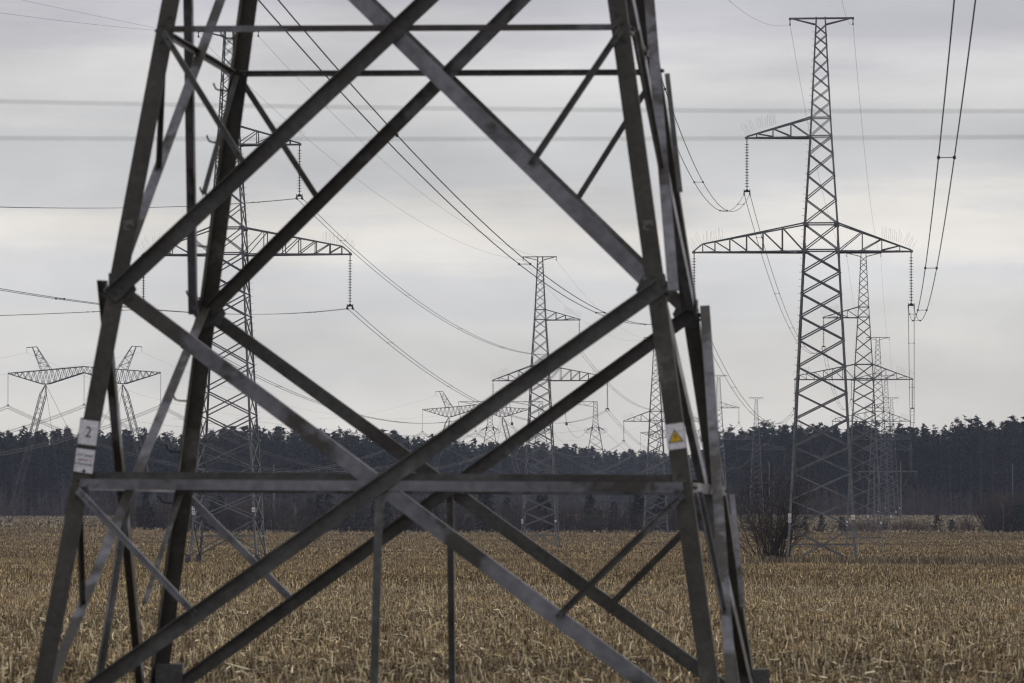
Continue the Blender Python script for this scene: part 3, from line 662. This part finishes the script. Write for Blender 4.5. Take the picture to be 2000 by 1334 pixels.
# which end of each face carries the outer brace: (lower panel outer from q=?, upper outer from q=?)
SPEC = {'front': (1, -1), 'back': (-1, 1), 'left': (-1, 1), 'right': (1, -1)}
WD = {'front': 0.155, 'back': 0.145, 'left': 0.15, 'right': 0.15}
for k in ('front', 'back', 'left', 'right'):
    P, n = face(k); lo, up = SPEC[k]; W = WD[k]; side = k in ('left', 'right')
    for q in (-1, 1):
        o = 0.022 if q == lo else -0.022
        mt = M['zinc'] if side or (k == 'front' and q != lo) else M['worn']
        member('diagonal_brace', P(q, ZB, o), P(-q, ZF, o), W, n, q == lo, mt, 0.105, past=0.05 if q == lo else 0)
        o = 0.022 if q == up else -0.022
        mt = M['zinc'] if side or q != up else M['worn']
        member('diagonal_brace', P(q, ZB, o), P(-q, ZD, o), W, n, q == up, mt, 0.105, past=0.09 if q == up else 0, drop=0.022 if q == up and k == 'front' else 0)
        member('diagonal_brace', P(q, ZD, o), P(-q, ZE, o), 0.12, n, q == up, mt, 0.09)
    # cross beam at the lower crossing, doubled
    member('cross_beam', P(-1.0, ZA, 0.004), P(1.0, ZA, 0.004), 0.10, n, False, M['zinc'], 0.09)
    if k in ('front', 'back'): member('cross_beam', P(-0.985, ZA + 0.088, -0.05), P(0.985, ZA + 0.088, -0.05), 0.066, n, False, M['worn'], 0.06, bolts=False)
    member('cross_beam', P(-1.0, ZC, 0.004), P(1.0, ZC, 0.004), 0.062, n, False, M['zinc'] if k == 'front' else M['worn'], 0.06)
    member('hanger', P(0, ZA - 0.05, 0.012), P(0, ZF, 0.012), 0.078, n, False, M['worn'], 0.07, bolts=False)
    # short struts from the legs to the middle of the braces
    def crossing(z0, z1, zc): return P(0, zc, 0)
    for q in (-1, 1):
        zl = ZA + (ZF - ZA) * 0.53; ft = P(q, ZF, 0).lerp(P(0, ZA, 0), 0.47)
        so = -0.045 if k == 'left' else 0.034
        member('short_strut', P(q, ZA - 0.06, so), ft + n * so, 0.068 if k != 'back' else 0.076, n, k != 'left', M['leg'] if k == 'back' and q > 0 else M['zinc'], 0.055, bolts=k not in ('left', 'right'))
        ub = P(0, ZC, 0).lerp(P(q, ZB, 0), 0.53)
        member('short_strut', P(q, ZC - 0.04, so), ub + n * so, 0.062, n, k != 'left', M['worn'], 0.055, bolts=k not in ('left', 'right'))
    for q in (-1, 1):
        g = MB(); c = P(q, ZB, -0.006); ex = (P(1, ZB) - P(-1, ZB)).normalized(); g.plate([c + ex * a + UP * b_ for a, b_ in ((-0.09, -0.17), (-q * 0.16 + 0.02, -0.15), (-q * 0.2, 0.0), (-q * 0.16 + 0.02, 0.16), (-0.09, 0.17), (0.09, 0.17), (0.09, -0.17))][:0] or [c + ex * (-q) * a + UP * b_ for a, b_ in ((-0.07, -0.16), (0.13, -0.13), (0.20, 0.0), (0.13, 0.14), (-0.07, 0.16))], 0.01, -n)
        g.build('gusset_plate', M['worn'], nroot)
# climbing hooks on the far left leg
for z in np.arange(0.1, 6.4, 0.56):
    p = NP(-(nh(z) + CO), nh(z) + CO - 0.09, z); b = MB()
    b.tube([p, p - NR * 0.09 + UP * 0.005, p - NR * 0.135 + UP * 0.02, p - NR * 0.155 + UP * 0.06, p - NR * 0.16 + UP * 0.085], 0.011, 6); b.build('climbing_hook', M['iron'], nroot)
# old paint marks on both front legs
for q in (-1, 1):
    b = MB(); z = (YH - 441) / FPX * 45.3; s = 0.001
    for a0, b0, a1, b1 in ((-0.05, 0.035, 0.045, 0.05), (0.04, 0.05, 0.05, 0.0), (0.03, 0.03, -0.03, 0.01), (-0.03, 0.01, -0.035, -0.03), (-0.03, -0.03, 0.02, -0.045)):
        b.bar(NP(q * nh(z) + a0, -(nh(z) + CO + 0.004), z + b0), NP(q * nh(z) + a1, -(nh(z) + CO + 0.004), z + b1), 0.022, 0.004, up=-NB)
    o = b.build('paint_mark', mat('old_pale_paint', (0.17, 0.165, 0.15), 0.8), nroot)

# ---------------------------------------------------------------- signs
def text_mesh(txt, size, name, matl, parent, xz, ext=0.0006, y=-0.004, squash=1.0):
    cu = bpy.data.curves.new(name, 'FONT'); cu.body = txt; cu.size = size; cu.align_x = 'CENTER'; cu.align_y = 'CENTER'; cu.extrude = ext
    t = bpy.data.objects.new(name, cu); COL.objects.link(t); dg = bpy.context.evaluated_depsgraph_get(); dg.update()
    me = bpy.data.meshes.new_from_object(t.evaluated_get(dg)); bpy.data.objects.remove(t); bpy.data.curves.remove(cu)
    me.transform(Matrix.Translation((xz[0], y, xz[1])) @ Matrix.Rotation(R(90), 4, 'X') @ Matrix.Diagonal((squash, 1, 1, 1))); me.materials.clear(); me.materials.append(matl)
    o = bpy.data.objects.new(name, me); COL.objects.link(o); o.parent = parent; return o
def sign_root(name, label, loc, rz, ry, group=None):
    r = thing(name, label, 'sign', loc, 0, group); r.rotation_euler = (Matrix.Rotation(rz, 3, 'Z') @ Matrix.Rotation(ry, 3, 'Y')).to_euler(); return r
def plate_part(r, w, h, t=0.003, name='plate', matl='white'):
    b = MB(); b.box((0, 0, 0), (w, t, h)); return b.build(name, M[matl], r)
def warning(label, loc, rz, ry, w, h, ts, group=None):
    r = sign_root('warning_sign', label, loc, rz, ry, group); plate_part(r, w, h)
    def tri(s, y, nm, mt, cz=0.0):
        b = MB(); b.plate([(0, y, cz + s * 0.58), (-s * 0.5, y, cz - s * 0.29), (s * 0.5, y, cz - s * 0.29)], 0.001, (0, 1, 0)); return b.build(nm, M[mt], r)
    cz = h * -0.06; tri(ts, -0.0035, 'triangle_border', 'black', cz); tri(ts * 0.80, -0.0048, 'triangle', 'yellow', cz)
    b = MB(); k = ts * 0.2
    b.plate([(x * k, -0.006, cz + z * k + k * 0.15) for x, z in ((0.15, 1.3), (-0.45, 0.1), (-0.02, 0.15), (-0.25, -1.0), (0.45, 0.35), (0.05, 0.32), (0.4, 1.3))], 0.001, (0, 1, 0)); b.build('lightning_symbol', M['black'], r)
    return r
lean_l = math.atan(0.1865); 
def on_leg(q, y, ypx, off=0.03):
    z = (YH - ypx) / FPX * 45.2; return NP(q * nh(z), -(nh(z) + CO + off), z) + ORG
p = on_leg(-1, 0, 850, 0.03)
def at_px(x, y): 
    # a point on the plane just in front of the legs' front faces
    z = (YH - y) / FPX * 45.2; hh = nh(z) + CO + 0.03; base = NP(0, -hh, z) + ORG
    X = (x - 1000) / FPX * base.y; lx = (X - base.x) / NR.x; q = NP(lx, -hh, z) + ORG
    X = (x - 1000) / FPX * q.y; q += NR * (X - q.x); return q
s = sign_root('number_sign', 'white plate with a large number 2 on the left front leg of the foreground tower', at_px(172.5, 849.5), -NTH, 0.13); plate_part(s, 0.182, 0.240)
b = MB(); b.box((0.0, 0.006, 0.004), (0.192, 0.006, 0.262)); b.build('backing', M['rim'], s)
text_mesh('2', 0.15, 'number', M['black'], s, (0.0, 0.0), squash=0.88)
s = sign_root('line_name_sign', 'white plate with three small lines of lettering below the number 2 plate', at_px(165.0, 905), -NTH, 0.13); plate_part(s, 0.184, 0.228)
b = MB(); b.box((0.0, 0.006, 0.004), (0.192, 0.006, 0.252)); b.build('backing', M['rim'], s)
text_mesh('ПЛ 330кВ', 0.036, 'lettering', M['black'], s, (0.003, 0.053)); text_mesh('напруга', 0.036, 'lettering', M['red'], s, (0.0, 0.010)); text_mesh('електропередачі', 0.030, 'lettering', M['black'], s, (0.0, -0.032), squash=0.72)
warning('white warning plate with a yellow lightning triangle on the right leg of the foreground tower', at_px(1319, 852), -NTH, -0.135, 0.178, 0.245, 0.150)
# plates on the distant towers
def far_signs(b, fl, nm):
    for sx, k in ((-1, 0), (1, 1)):
        s_ = sx * (-1 if not fl else 1)
        q = tp(b, (-thw(3.5) if sx < 0 else thw(3.5)) * (1 if not fl else -1), 3.5, fl) + Vector((-math.sin(TH), -math.cos(TH), 0)) * (thw(3.5) + 0.06)
        if sx < 0:
            for j, (w_, h_, dz) in enumerate(((0.24, 0.30, 0.17), (0.24, 0.30, -0.19))):
                r = sign_root('number_sign', ('upper' if j == 0 else 'lower') + ' small white plate on the left leg of the ' + nm, q + Vector((0.06, 0, dz)), -TH, 0); plate_part(r, w_, h_)
                if j == 0: text_mesh('4', 0.22, 'number', M['black'], r, (0, 0))
                else:
                    for zz in (0.07, 0.0, -0.07):
                        bb = MB(); bb.box((0, -0.003, zz), (0.16, 0.003, 0.026)); bb.build('lettering', M['black'], r)
        else: warning('small warning plate with triangle on the right leg of the ' + nm, q + Vector((-0.06, 0, 0.05)), -TH, 0, 0.27, 0.34, 0.2)
far_signs(RT[0], 0, RS[0]); far_signs(RT[1], 0, RS[1]); far_signs(LT[0], 1, LS[0]); far_signs(LT[1], 1, LS[1])
for b_, nm in ((RT[2], RS[2]), (RT[3], RS[3]), (RT[4], RS[4])):
    for sx in (-1, 1):
        q = tp(b_, sx * thw(3.5), 3.5, 0) + Vector((0, -thw(3.5) - 0.06, 0)); r = sign_root('number_sign', 'tiny white plate on the %s leg of the %s' % ('left' if sx < 0 else 'right', nm), q, -TH, 0); plate_part(r, 0.3, 0.5)
        bb = MB(); bb.box((0, -0.003, 0), (0.2, 0.003, 0.04)); bb.build('lettering', M['black'], r)

# ---------------------------------------------------------------- guyed portal towers of the third line
def mast_lattice(b, p0, p1, w, taper=2.2, n=22, leg=0.09, br=0.05, side=None):
    """square lattice mast between two points, pointed at both ends"""
    p0 = Vector(p0); p1 = Vector(p1); ax = (p1 - p0); L = ax.length; ax.normalize(); u = Vector((0, 1, 0)); v = ax.cross(u).normalized()
    def c(i, t):
        s = min(1, t * L / taper, (1 - t) * L / taper); s = max(s, 0.12) * w / 2; a, e = ((-1, -1), (1, -1), (1, 1), (-1, 1))[i % 4]; return p0 + ax * t * L + u * a * s + v * e * s
    ts = [0, taper / L] + [taper / L + (1 - 2 * taper / L) * k / n for k in range(1, n)] + [1 - taper / L, 1]
    for t0, t1 in zip(ts[:-1], ts[1:]):
        for i in range(4):
            b.bar(c(i, t0), c(i, t1), leg)
            if t0 > 0 and t1 < 1:
                b.bar(c(i, t0), c(i + 1, t1), br) if ts.index(t0) % 2 else b.bar(c(i + 1, t0), c(i, t1), br)
def make_portal(label, loc, rz):
    r = thing('guyed_portal_tower', label, 'electricity pylon', loc, rz, 'guyed portal towers of the far line')
    for s in (-1, 1):
        m = MB(); mast_lattice(m, (s * 17.2, 0, 0.2), (s * 8.82, 0, 31.0), 1.25, leg=0.13, br=0.07); m.build('mast', M['far'], r)
        f = MB(); f.box((s * 17.2, 0, -0.2), (1.2, 1.2, 0.9)); f.build('footing', M['conc'], r)
        for y in (-1, 1):
            g = MB(); g.tube([(s * 8.82, y * 0.2, 31.0), (s * -2.0, y * 22, -0.5)], 0.036, 5); g.build('guy_wire', M['wire'], r)
        k = MB()                                               # earth wire peak
        for y in (-1, 1):
            a0 = Vector((s * 9.75, y * 0.7, 34.15)); a1 = Vector((s * 7.6, y * 0.7, 34.4)); t0 = Vector((s * 11.9, y * 0.15, 39.4)); t1 = Vector((s * 10.9, y * 0.15, 39.5))
            k.bar(a0, t0, 0.11); k.bar(a1, t1, 0.11); pr = a0
            for i in range(1, 6):
                q = (a1.lerp(t1, i / 6) if i % 2 else a0.lerp(t0, i / 6)); k.bar(pr, q, 0.06); pr = q; k.bar(a0.lerp(t0, i / 6), a1.lerp(t1, i / 6), 0.05)
            k.bar(t0 + Vector((s * 1.3, 0, -0.05)), t1, 0.14)
        k.bar((s * 13.2, 0, 39.3), (s * 13.2, 0, 38.2), 0.06); k.build('earth_wire_peak', M['far'], r)
    b = MB()
    for y in (-1, 1):
        def top(x): return Vector((x, y * (0.75 if abs(x) < 10 else 0.75 * (17.6 - abs(x)) / 7.6 + 0.02), float(np.interp(abs(x), [0, 8.82, 17.5], [35.05, 34.3, 33.65]))))
        def bot(x): return Vector((x, y * (0.75 if abs(x) < 10 else 0.75 * (17.6 - abs(x)) / 7.6 + 0.02), float(np.interp(abs(x), [0, 8.82, 17.5], [33.7, 31.0, 33.55]))))
        xs = list(np.linspace(-17.5, 17.5, 27))
        for x0, x1 in zip(xs[:-1], xs[1:]):
            b.bar(top(x0), top(x1), 0.17); b.bar(bot(x0), bot(x1), 0.17)
            xm = (x0 + x1) / 2; b.bar(bot(x0), top(xm), 0.09); b.bar(top(xm), bot(x1), 0.09)
    for x in np.linspace(-16, 16, 17): b.bar((x, -0.6, bot(x).z), (x, 0.6, bot(x).z), 0.06); b.bar((x, -0.6, top(x).z), (x, 0.6, top(x).z), 0.06)
    b.build('cross_beam', M['far'], r)
    return r
PA = math.atan(0.178)
PT = [(-95.0, 1035, -2.2), (-11.7, 1504, 0.3), (71.6, 1973, 3.0)]
PT = [(x, d, gz(x, d) if i == 2 else z) for i, (x, d, z) in enumerate(PT)]
PN = ['guyed portal tower with two slanting masts at the far left edge', 'guyed portal tower behind the braces at the centre, left of the through-seen pylon', 'farthest guyed portal tower, partly behind the right foreground leg']
PS = ['far left portal tower', 'central portal tower', 'farthest portal tower']
pp = make_portal(PN[0], PT[0], -PA)
for i in (1, 2): dup(pp, PT[i], -PA, PN[i])
def pt_(b, x, z): return Vector((b[0] + x * math.cos(PA), b[1] - x * math.sin(PA), b[2] + z))
lproto = None; PI_ = 7.1
PX = (('left end', -17.5, 33.5), ('middle', 0.0, 33.6), ('right end', 17.5, 33.5))
for i, b_ in enumerate(PT):
    for an, x, z in PX:
        lab = 'long insulator string hanging from the %s of the %s' % (an, PS[i]); p = pt_(b_, x, z)
        if lproto is None: lproto = make_string(lab, p, -PA, PI_, 22, 0.17, 'insulator strings of the portal towers', M['iron'])
        else: dup(lproto, p, -PA, lab, 'insulator strings of the portal towers')
P0 = (-95.0 - 83.3, 1035 - 469, -4.2)
for i, b_ in enumerate(PT):
    pv = P0 if i == 0 else PT[i - 1]
    for an, x, z in PX:
        bundle(('bundled wires coming from the left to the %s of the %s' if i == 0 else 'bundled wires leading on to the %s of the %s') % (an, PS[i]), pt_(pv, x, z - PI_), pt_(b_, x, z - PI_), 14 if i else 15, 'bundled wires of the portal towers', 0.032, 0.5, 0, True)
    for an, x in (('left', -13.2), ('right', 13.2)):
        single(('thin earth wire from the left to %s peak of the %s' if i == 0 else 'thin earth wire leading on to %s peak of the %s') % (an, PS[i]), pt_(pv, x, 38.2), pt_(b_, x, 38.2), 11, 'earth wires of the portal towers', 0.014)

# ---------------------------------------------------------------- three single-mast anchor towers behind
def make_anchor(label, loc):
    r = thing('anchor_mast', label, 'electricity pylon', loc, 0, 'anchor masts in a row behind the trees'); H = 42.4
    hw = lambda z: float(np.interp(z, [0, 24, 32.6, 34.0, H], [5.6, 2.75, 1.35, 1.0, 0.68]))
    lv = [0, 6.5, 12, 17, 21, 24.5, 27.5, 30.2, 32.6, 33.9, 35.3, 36.7, 38.1, 39.5, 40.9, H]
    b = MB()
    for s in range(4):
        a = ((-1, -1), (1, -1), (1, 1), (-1, 1)); c0, c1 = a[s], a[(s + 1) % 4]
        P = lambda c, z: Vector((c[0] * hw(z), c[1] * hw(z), z))
        for z0, z1 in zip(lv[:-1], lv[1:]):
            b.bar(P(c0, z0), P(c0, z1), 0.2 if z0 < 32 else 0.15); b.bar(P(c0, z0), P(c1, z1), 0.1); b.bar(P(c1, z0), P(c0, z1), 0.1)
        for z in (17, 24.5, 32.6, H): b.bar(P(c0, z), P(c1, z), 0.14)
    b.build('body', M['far'], r)
    m = MB()
    for y in (-1, 1):
        t0 = Vector((-11.8, y * 0.1, H)); t1 = Vector((-0.68, y * 0.68, H)); q0 = Vector((-1.0, y * 0.8, H - 1.9)); m.bar(t0, t1, 0.16); m.bar(t0, q0, 0.14); pr = t1
        for i in range(1, 5): q = (q0.lerp(t0, i / 5) if i % 2 else t1.lerp(t0, i / 5)); m.bar(pr, q, 0.08); pr = q
    m.build('arm', M['far'], r)
    for s in (-1, 1):
        o = MB(); o.bar((s * 1.2, 0, 32.9), (s * 3.3, -0.8, 31.6), 0.3); o.torus((s * 3.3, -0.9, 31.6), 0.85, 0.05); o.torus((s * 2.6, -1.6, 31.2), 0.8, 0.05, (0.5, 1, 0)); o.bar((s * 1.2, 0, 33.4), (s * 1.2, 0, 31.4), 0.35)
        o.build('strain_fitting', M['far'], r)
    return r
AX = ((957, 'left'), (1056.5, 'middle'), (1163, 'right'))
ap = None
for x_, nm in AX:
    q = px(x_, YH, 1750); loc = (q.x, 1750, (YH - 784.5) / FPX * 1750 - 42.4); lab = '%s of three single lattice masts with one arm pointing left, standing before the forest' % nm
    ap = make_anchor(lab, loc) if ap is None else dup(ap, loc, 0, lab) or ap
    jb = MB(); jb.tube([(0, 0, 0), (0.9, 0, -7.6)], 0.09, 6); jb.box((0.95, 0, -8.2), (0.9, 0.5, 1.1)); jo = jb.build('jumper_weight', M['iron']); jo.location = (loc[0] - 11.8, 1750, loc[2] + 42.3)
    tag(jo, 'hanging weight string under the arm tip of the %s anchor mast' % nm, 'insulator', 'weight strings of the anchor masts')
    single('slack jumper wire from the weight to the waist of the %s anchor mast' % nm, (loc[0] - 10.8, 1750, loc[2] + 33.6), (loc[0] - 3.3, 1749, loc[2] + 31.7), 3.6, 'jumpers of the anchor masts', 0.05, 'jumper_wire')
    single('wire leading away right from the waist of the %s anchor mast' % nm, (loc[0] + 3.3, 1749, loc[2] + 31.7), (loc[0] + 60, 2150, loc[2] + 22), 9, 'line wires of the anchor masts', 0.035, 'line_wire')
    single('wire arriving from the left at the waist of the %s anchor mast' % nm, (loc[0] - 120, 1500, loc[2] + 31), (loc[0] - 3.3, 1749, loc[2] + 31.7), 4, 'line wires of the anchor masts', 0.03, 'line_wire')

# ---------------------------------------------------------------- small poles before the forest
q = px(1733, 1005, 1060); zb = gz(q.x, 1060); hgt = (YH - 921) / FPX * 1060 - zb
r = thing('portal_pole', 'pale two-legged pole frame with a wide cross arm before the forest on the right', 'utility pole', (q.x, 1060, zb), -0.1)
for s in (-1, 1):
    b = MB(); b.tube([(s * 3.0, 0, -0.3), (s * 3.0, 0, hgt + 2.2)], 0.19, 8, 0.13); b.build('pole', M['pole'], r)
    b = MB(); b.bar((s * 3.0, 0, hgt - 4.6), (s * 0.2, 0, hgt - 0.6), 0.12); b.bar((s * 3.0, 0.1, hgt - 4.6), (s * 5.2, 0.1, hgt - 0.4), 0.1); b.build('brace', M['pole'], r)
b = MB(); b.bar((-6.7, 0, hgt), (6.7, 0, hgt), 0.22, 0.3); b.build('cross_arm', M['pole'], r)
for s, nm in ((-6.4, 'left'), (0, 'middle'), (6.4, 'right')):
    b = MB(); b.tube([(0, 0, 0), (0, 0, -1.7)], 0.07, 6); o = b.build('insulator_string', M['pole']); o.location = Vector((q.x, 1060, zb)) + Matrix.Rotation(-0.1, 3, 'Z') @ Vector((s, 0, hgt - 0.1)); tag(o, 'small pale insulator under the %s of the two-legged pole frame arm' % nm, 'insulator', 'insulators of the pole frame')
for (x_, d_, ytop, lab, arm) in ((1502, 1100, 902, 'pale pole with a cross arm behind the bare bush', True), (535, 1010, 908, 'pale post beside the big left pylon before the forest', False), (1977, 1040, 907, 'pale post before the forest near the right edge', False)):
    q = px(x_, YH, d_); zb = gz(q.x, d_); h_ = (YH - ytop) / FPX * d_ - zb
    r = thing('utility_pole', lab, 'utility pole', (q.x, d_, zb), 0.05, 'pale poles before the forest'); b = MB(); b.tube([(0, 0, -0.3), (0, 0, h_)], 0.17, 8, 0.10); b.build('pole', M['pole'], r)
    b = MB(); b.box((0, 0, h_ + 0.06), (0.26, 0.26, 0.14)); b.build('cap', M['pole'], r)
    if arm: b = MB(); b.bar((-4.6, 0.2, h_ - 5.0), (1.4, 0.2, h_ - 4.8), 0.16, 0.2); b.build('cross_arm', M['pole'], r)

# ---------------------------------------------------------------- single plants one can tell apart
def crooked_bush(seed, H, n, col):
    r = np.random.default_rng(seed); L = []
    def walk(p, dv, ln, rad, seg, lev):
        for k in range(seg):
            dv = dv + r.normal(0, 0.16 if lev else 0.26, 3); dv[2] += 0.05; dv /= np.linalg.norm(dv); q = p + dv * ln / seg
            r1 = rad * (1 - 0.8 * (k + 1) / seg) + 0.006; L.append(stick(p, q, rad * (1 - 0.8 * k / seg) + 0.006, r1, col * r.uniform(0.6, 1.4)))
            if lev and k > 0:
                for t in range(r.integers(1, 4) if lev == 2 else r.integers(1, 3)):
                    nv = dv + r.normal(0, 0.6, 3); nv[2] = abs(nv[2]) * 0.6 + 0.1; nv /= np.linalg.norm(nv); walk(q, nv, ln * r.uniform(0.22, 0.45), rad * 0.4, 3, lev - 1)
            p = q
    for i in range(n):
        a = r.uniform(0, 6.28); k = abs(r.normal(0, 0.26)); dv = np.array([math.cos(a) * k, math.sin(a) * k, 1.0]); dv /= np.linalg.norm(dv)
        rr = r.uniform(0, 1) ** 0.7 * 1.05; walk(np.array([math.cos(a) * rr, math.sin(a) * rr, 0]), dv, H * (r.uniform(0.25, 1.0) if r.random() < 0.7 else r.uniform(0.7, 1.05)), 0.032 * r.uniform(0.6, 1.6), 6, 2)
    return cat(L)
bush = crooked_bush(5, 6.6, 60, np.array([0.078, 0.068, 0.058]))
veg_thing('bare_bush', bush, 'large leafless bush of many thin stems at the left foot of the tallest pylon', 'bush', gp(1506, 343.5), 1.0)
def young_pine(seed, H, wide):
    r = np.random.default_rng(seed); L = [stick((0, 0, 0), (r.normal(0, 0.1), 0, H * 0.95), 0.06, 0.015, BARKC)]
    for i in range(46):
        t = (i + r.random()) / 46; z = H * (0.03 + 0.95 * t); ln = H * wide * (1 - t) ** 0.7 * r.uniform(0.35, 1.25) + 0.1; a = r.uniform(0, 6.28); dv = np.array([math.cos(a), math.sin(a), r.uniform(0, 0.7)])
        for k in (0.5, 0.8, 1.05): L.append(tri_cloud(np.array([0, 0, z]) + dv * ln * k, 0.22 + 0.1 * (1 - t), 7, 0.26, GREEN * r.uniform(0.7, 1.6), r, 0.8))
    return cat(L)
sp = [young_pine(81, 4, 0.30), young_pine(82, 4, 0.24), young_pine(83, 4, 0.42)]
for x_, s_, k, lab in ((1572, 0.85, 0, 'small spiky conifer between the feet of the tallest pylon, leftmost of three'), (1604, 0.95, 0, 'dark small conifer between the feet of the tallest pylon, middle of three'), (1643, 0.85, 2, 'small dark round conifer at the right foot of the tallest pylon'),
                       (1830, 0.95, 2, 'dark round conifer shrub alone at the field edge on the right'), (1992, 1.5, 2, 'dark wide conifer at the field edge at the far right edge'),
                       (150, 1.2, 2, 'dark round conifer bush behind the left front foot of the foreground tower'), (700, 1.1, 2, 'dark conifer shrub at the field edge left of the front hanger'), (915, 0.8, 2, 'dark conifer shrub at the field edge right of the rear hanger'), (1858, 0.7, 2, 'low dark shrub right of the lone round conifer')):
    p = gp(x_, 966); veg_thing('conifer_shrub', sp[k], lab, 'shrub', p, s_, x_ * 0.7, 'small conifers along the field edge')
for x_, d_, H, c_, lab in ((1959, 968, 10.8, np.array([0.12, 0.105, 0.09]), 'tall leafless tree with a pale trunk at the field edge near the right edge'), (577, 985, 7.6, np.array([0.24, 0.23, 0.22]), 'slender leafless birch with a pale trunk at the field edge'), (1888, 990, 9.2, np.array([0.1, 0.09, 0.08]), 'thin leafless tree before the forest on the right'), (860, 990, 7.5, np.array([0.16, 0.15, 0.14]), 'thin pale leafless sapling behind the front hanger')):
    veg_thing('bare_tree', bare_template(H, int(x_), 9, 0.10, c_, 0.42, 7), lab, 'tree', gp(x_, d_), 1.0, 0.3, 'leafless trees along the field edge')

# ---------------------------------------------------------------- haze
hz = MB(); hz.box((0, 1900, 60), (3300, 4900, 150)); hm = bpy.data.materials.new('haze'); hm.use_nodes = True; ht = hm.node_tree
for n_ in list(ht.nodes): ht.nodes.remove(n_)
ho = N(ht, 'ShaderNodeOutputMaterial'); hv = N(ht, 'ShaderNodeVolumePrincipled'); hv.inputs['Density'].default_value = 6.5e-5; hv.inputs['Color'].default_value = (0.68, 0.75, 1.0, 1)
ht.links.new(hv.outputs[0], ho.inputs['Volume'])
hazeo = hz.build('haze', hm); tag(hazeo, 'thin pale winter haze over the whole field', None, kind='stuff')
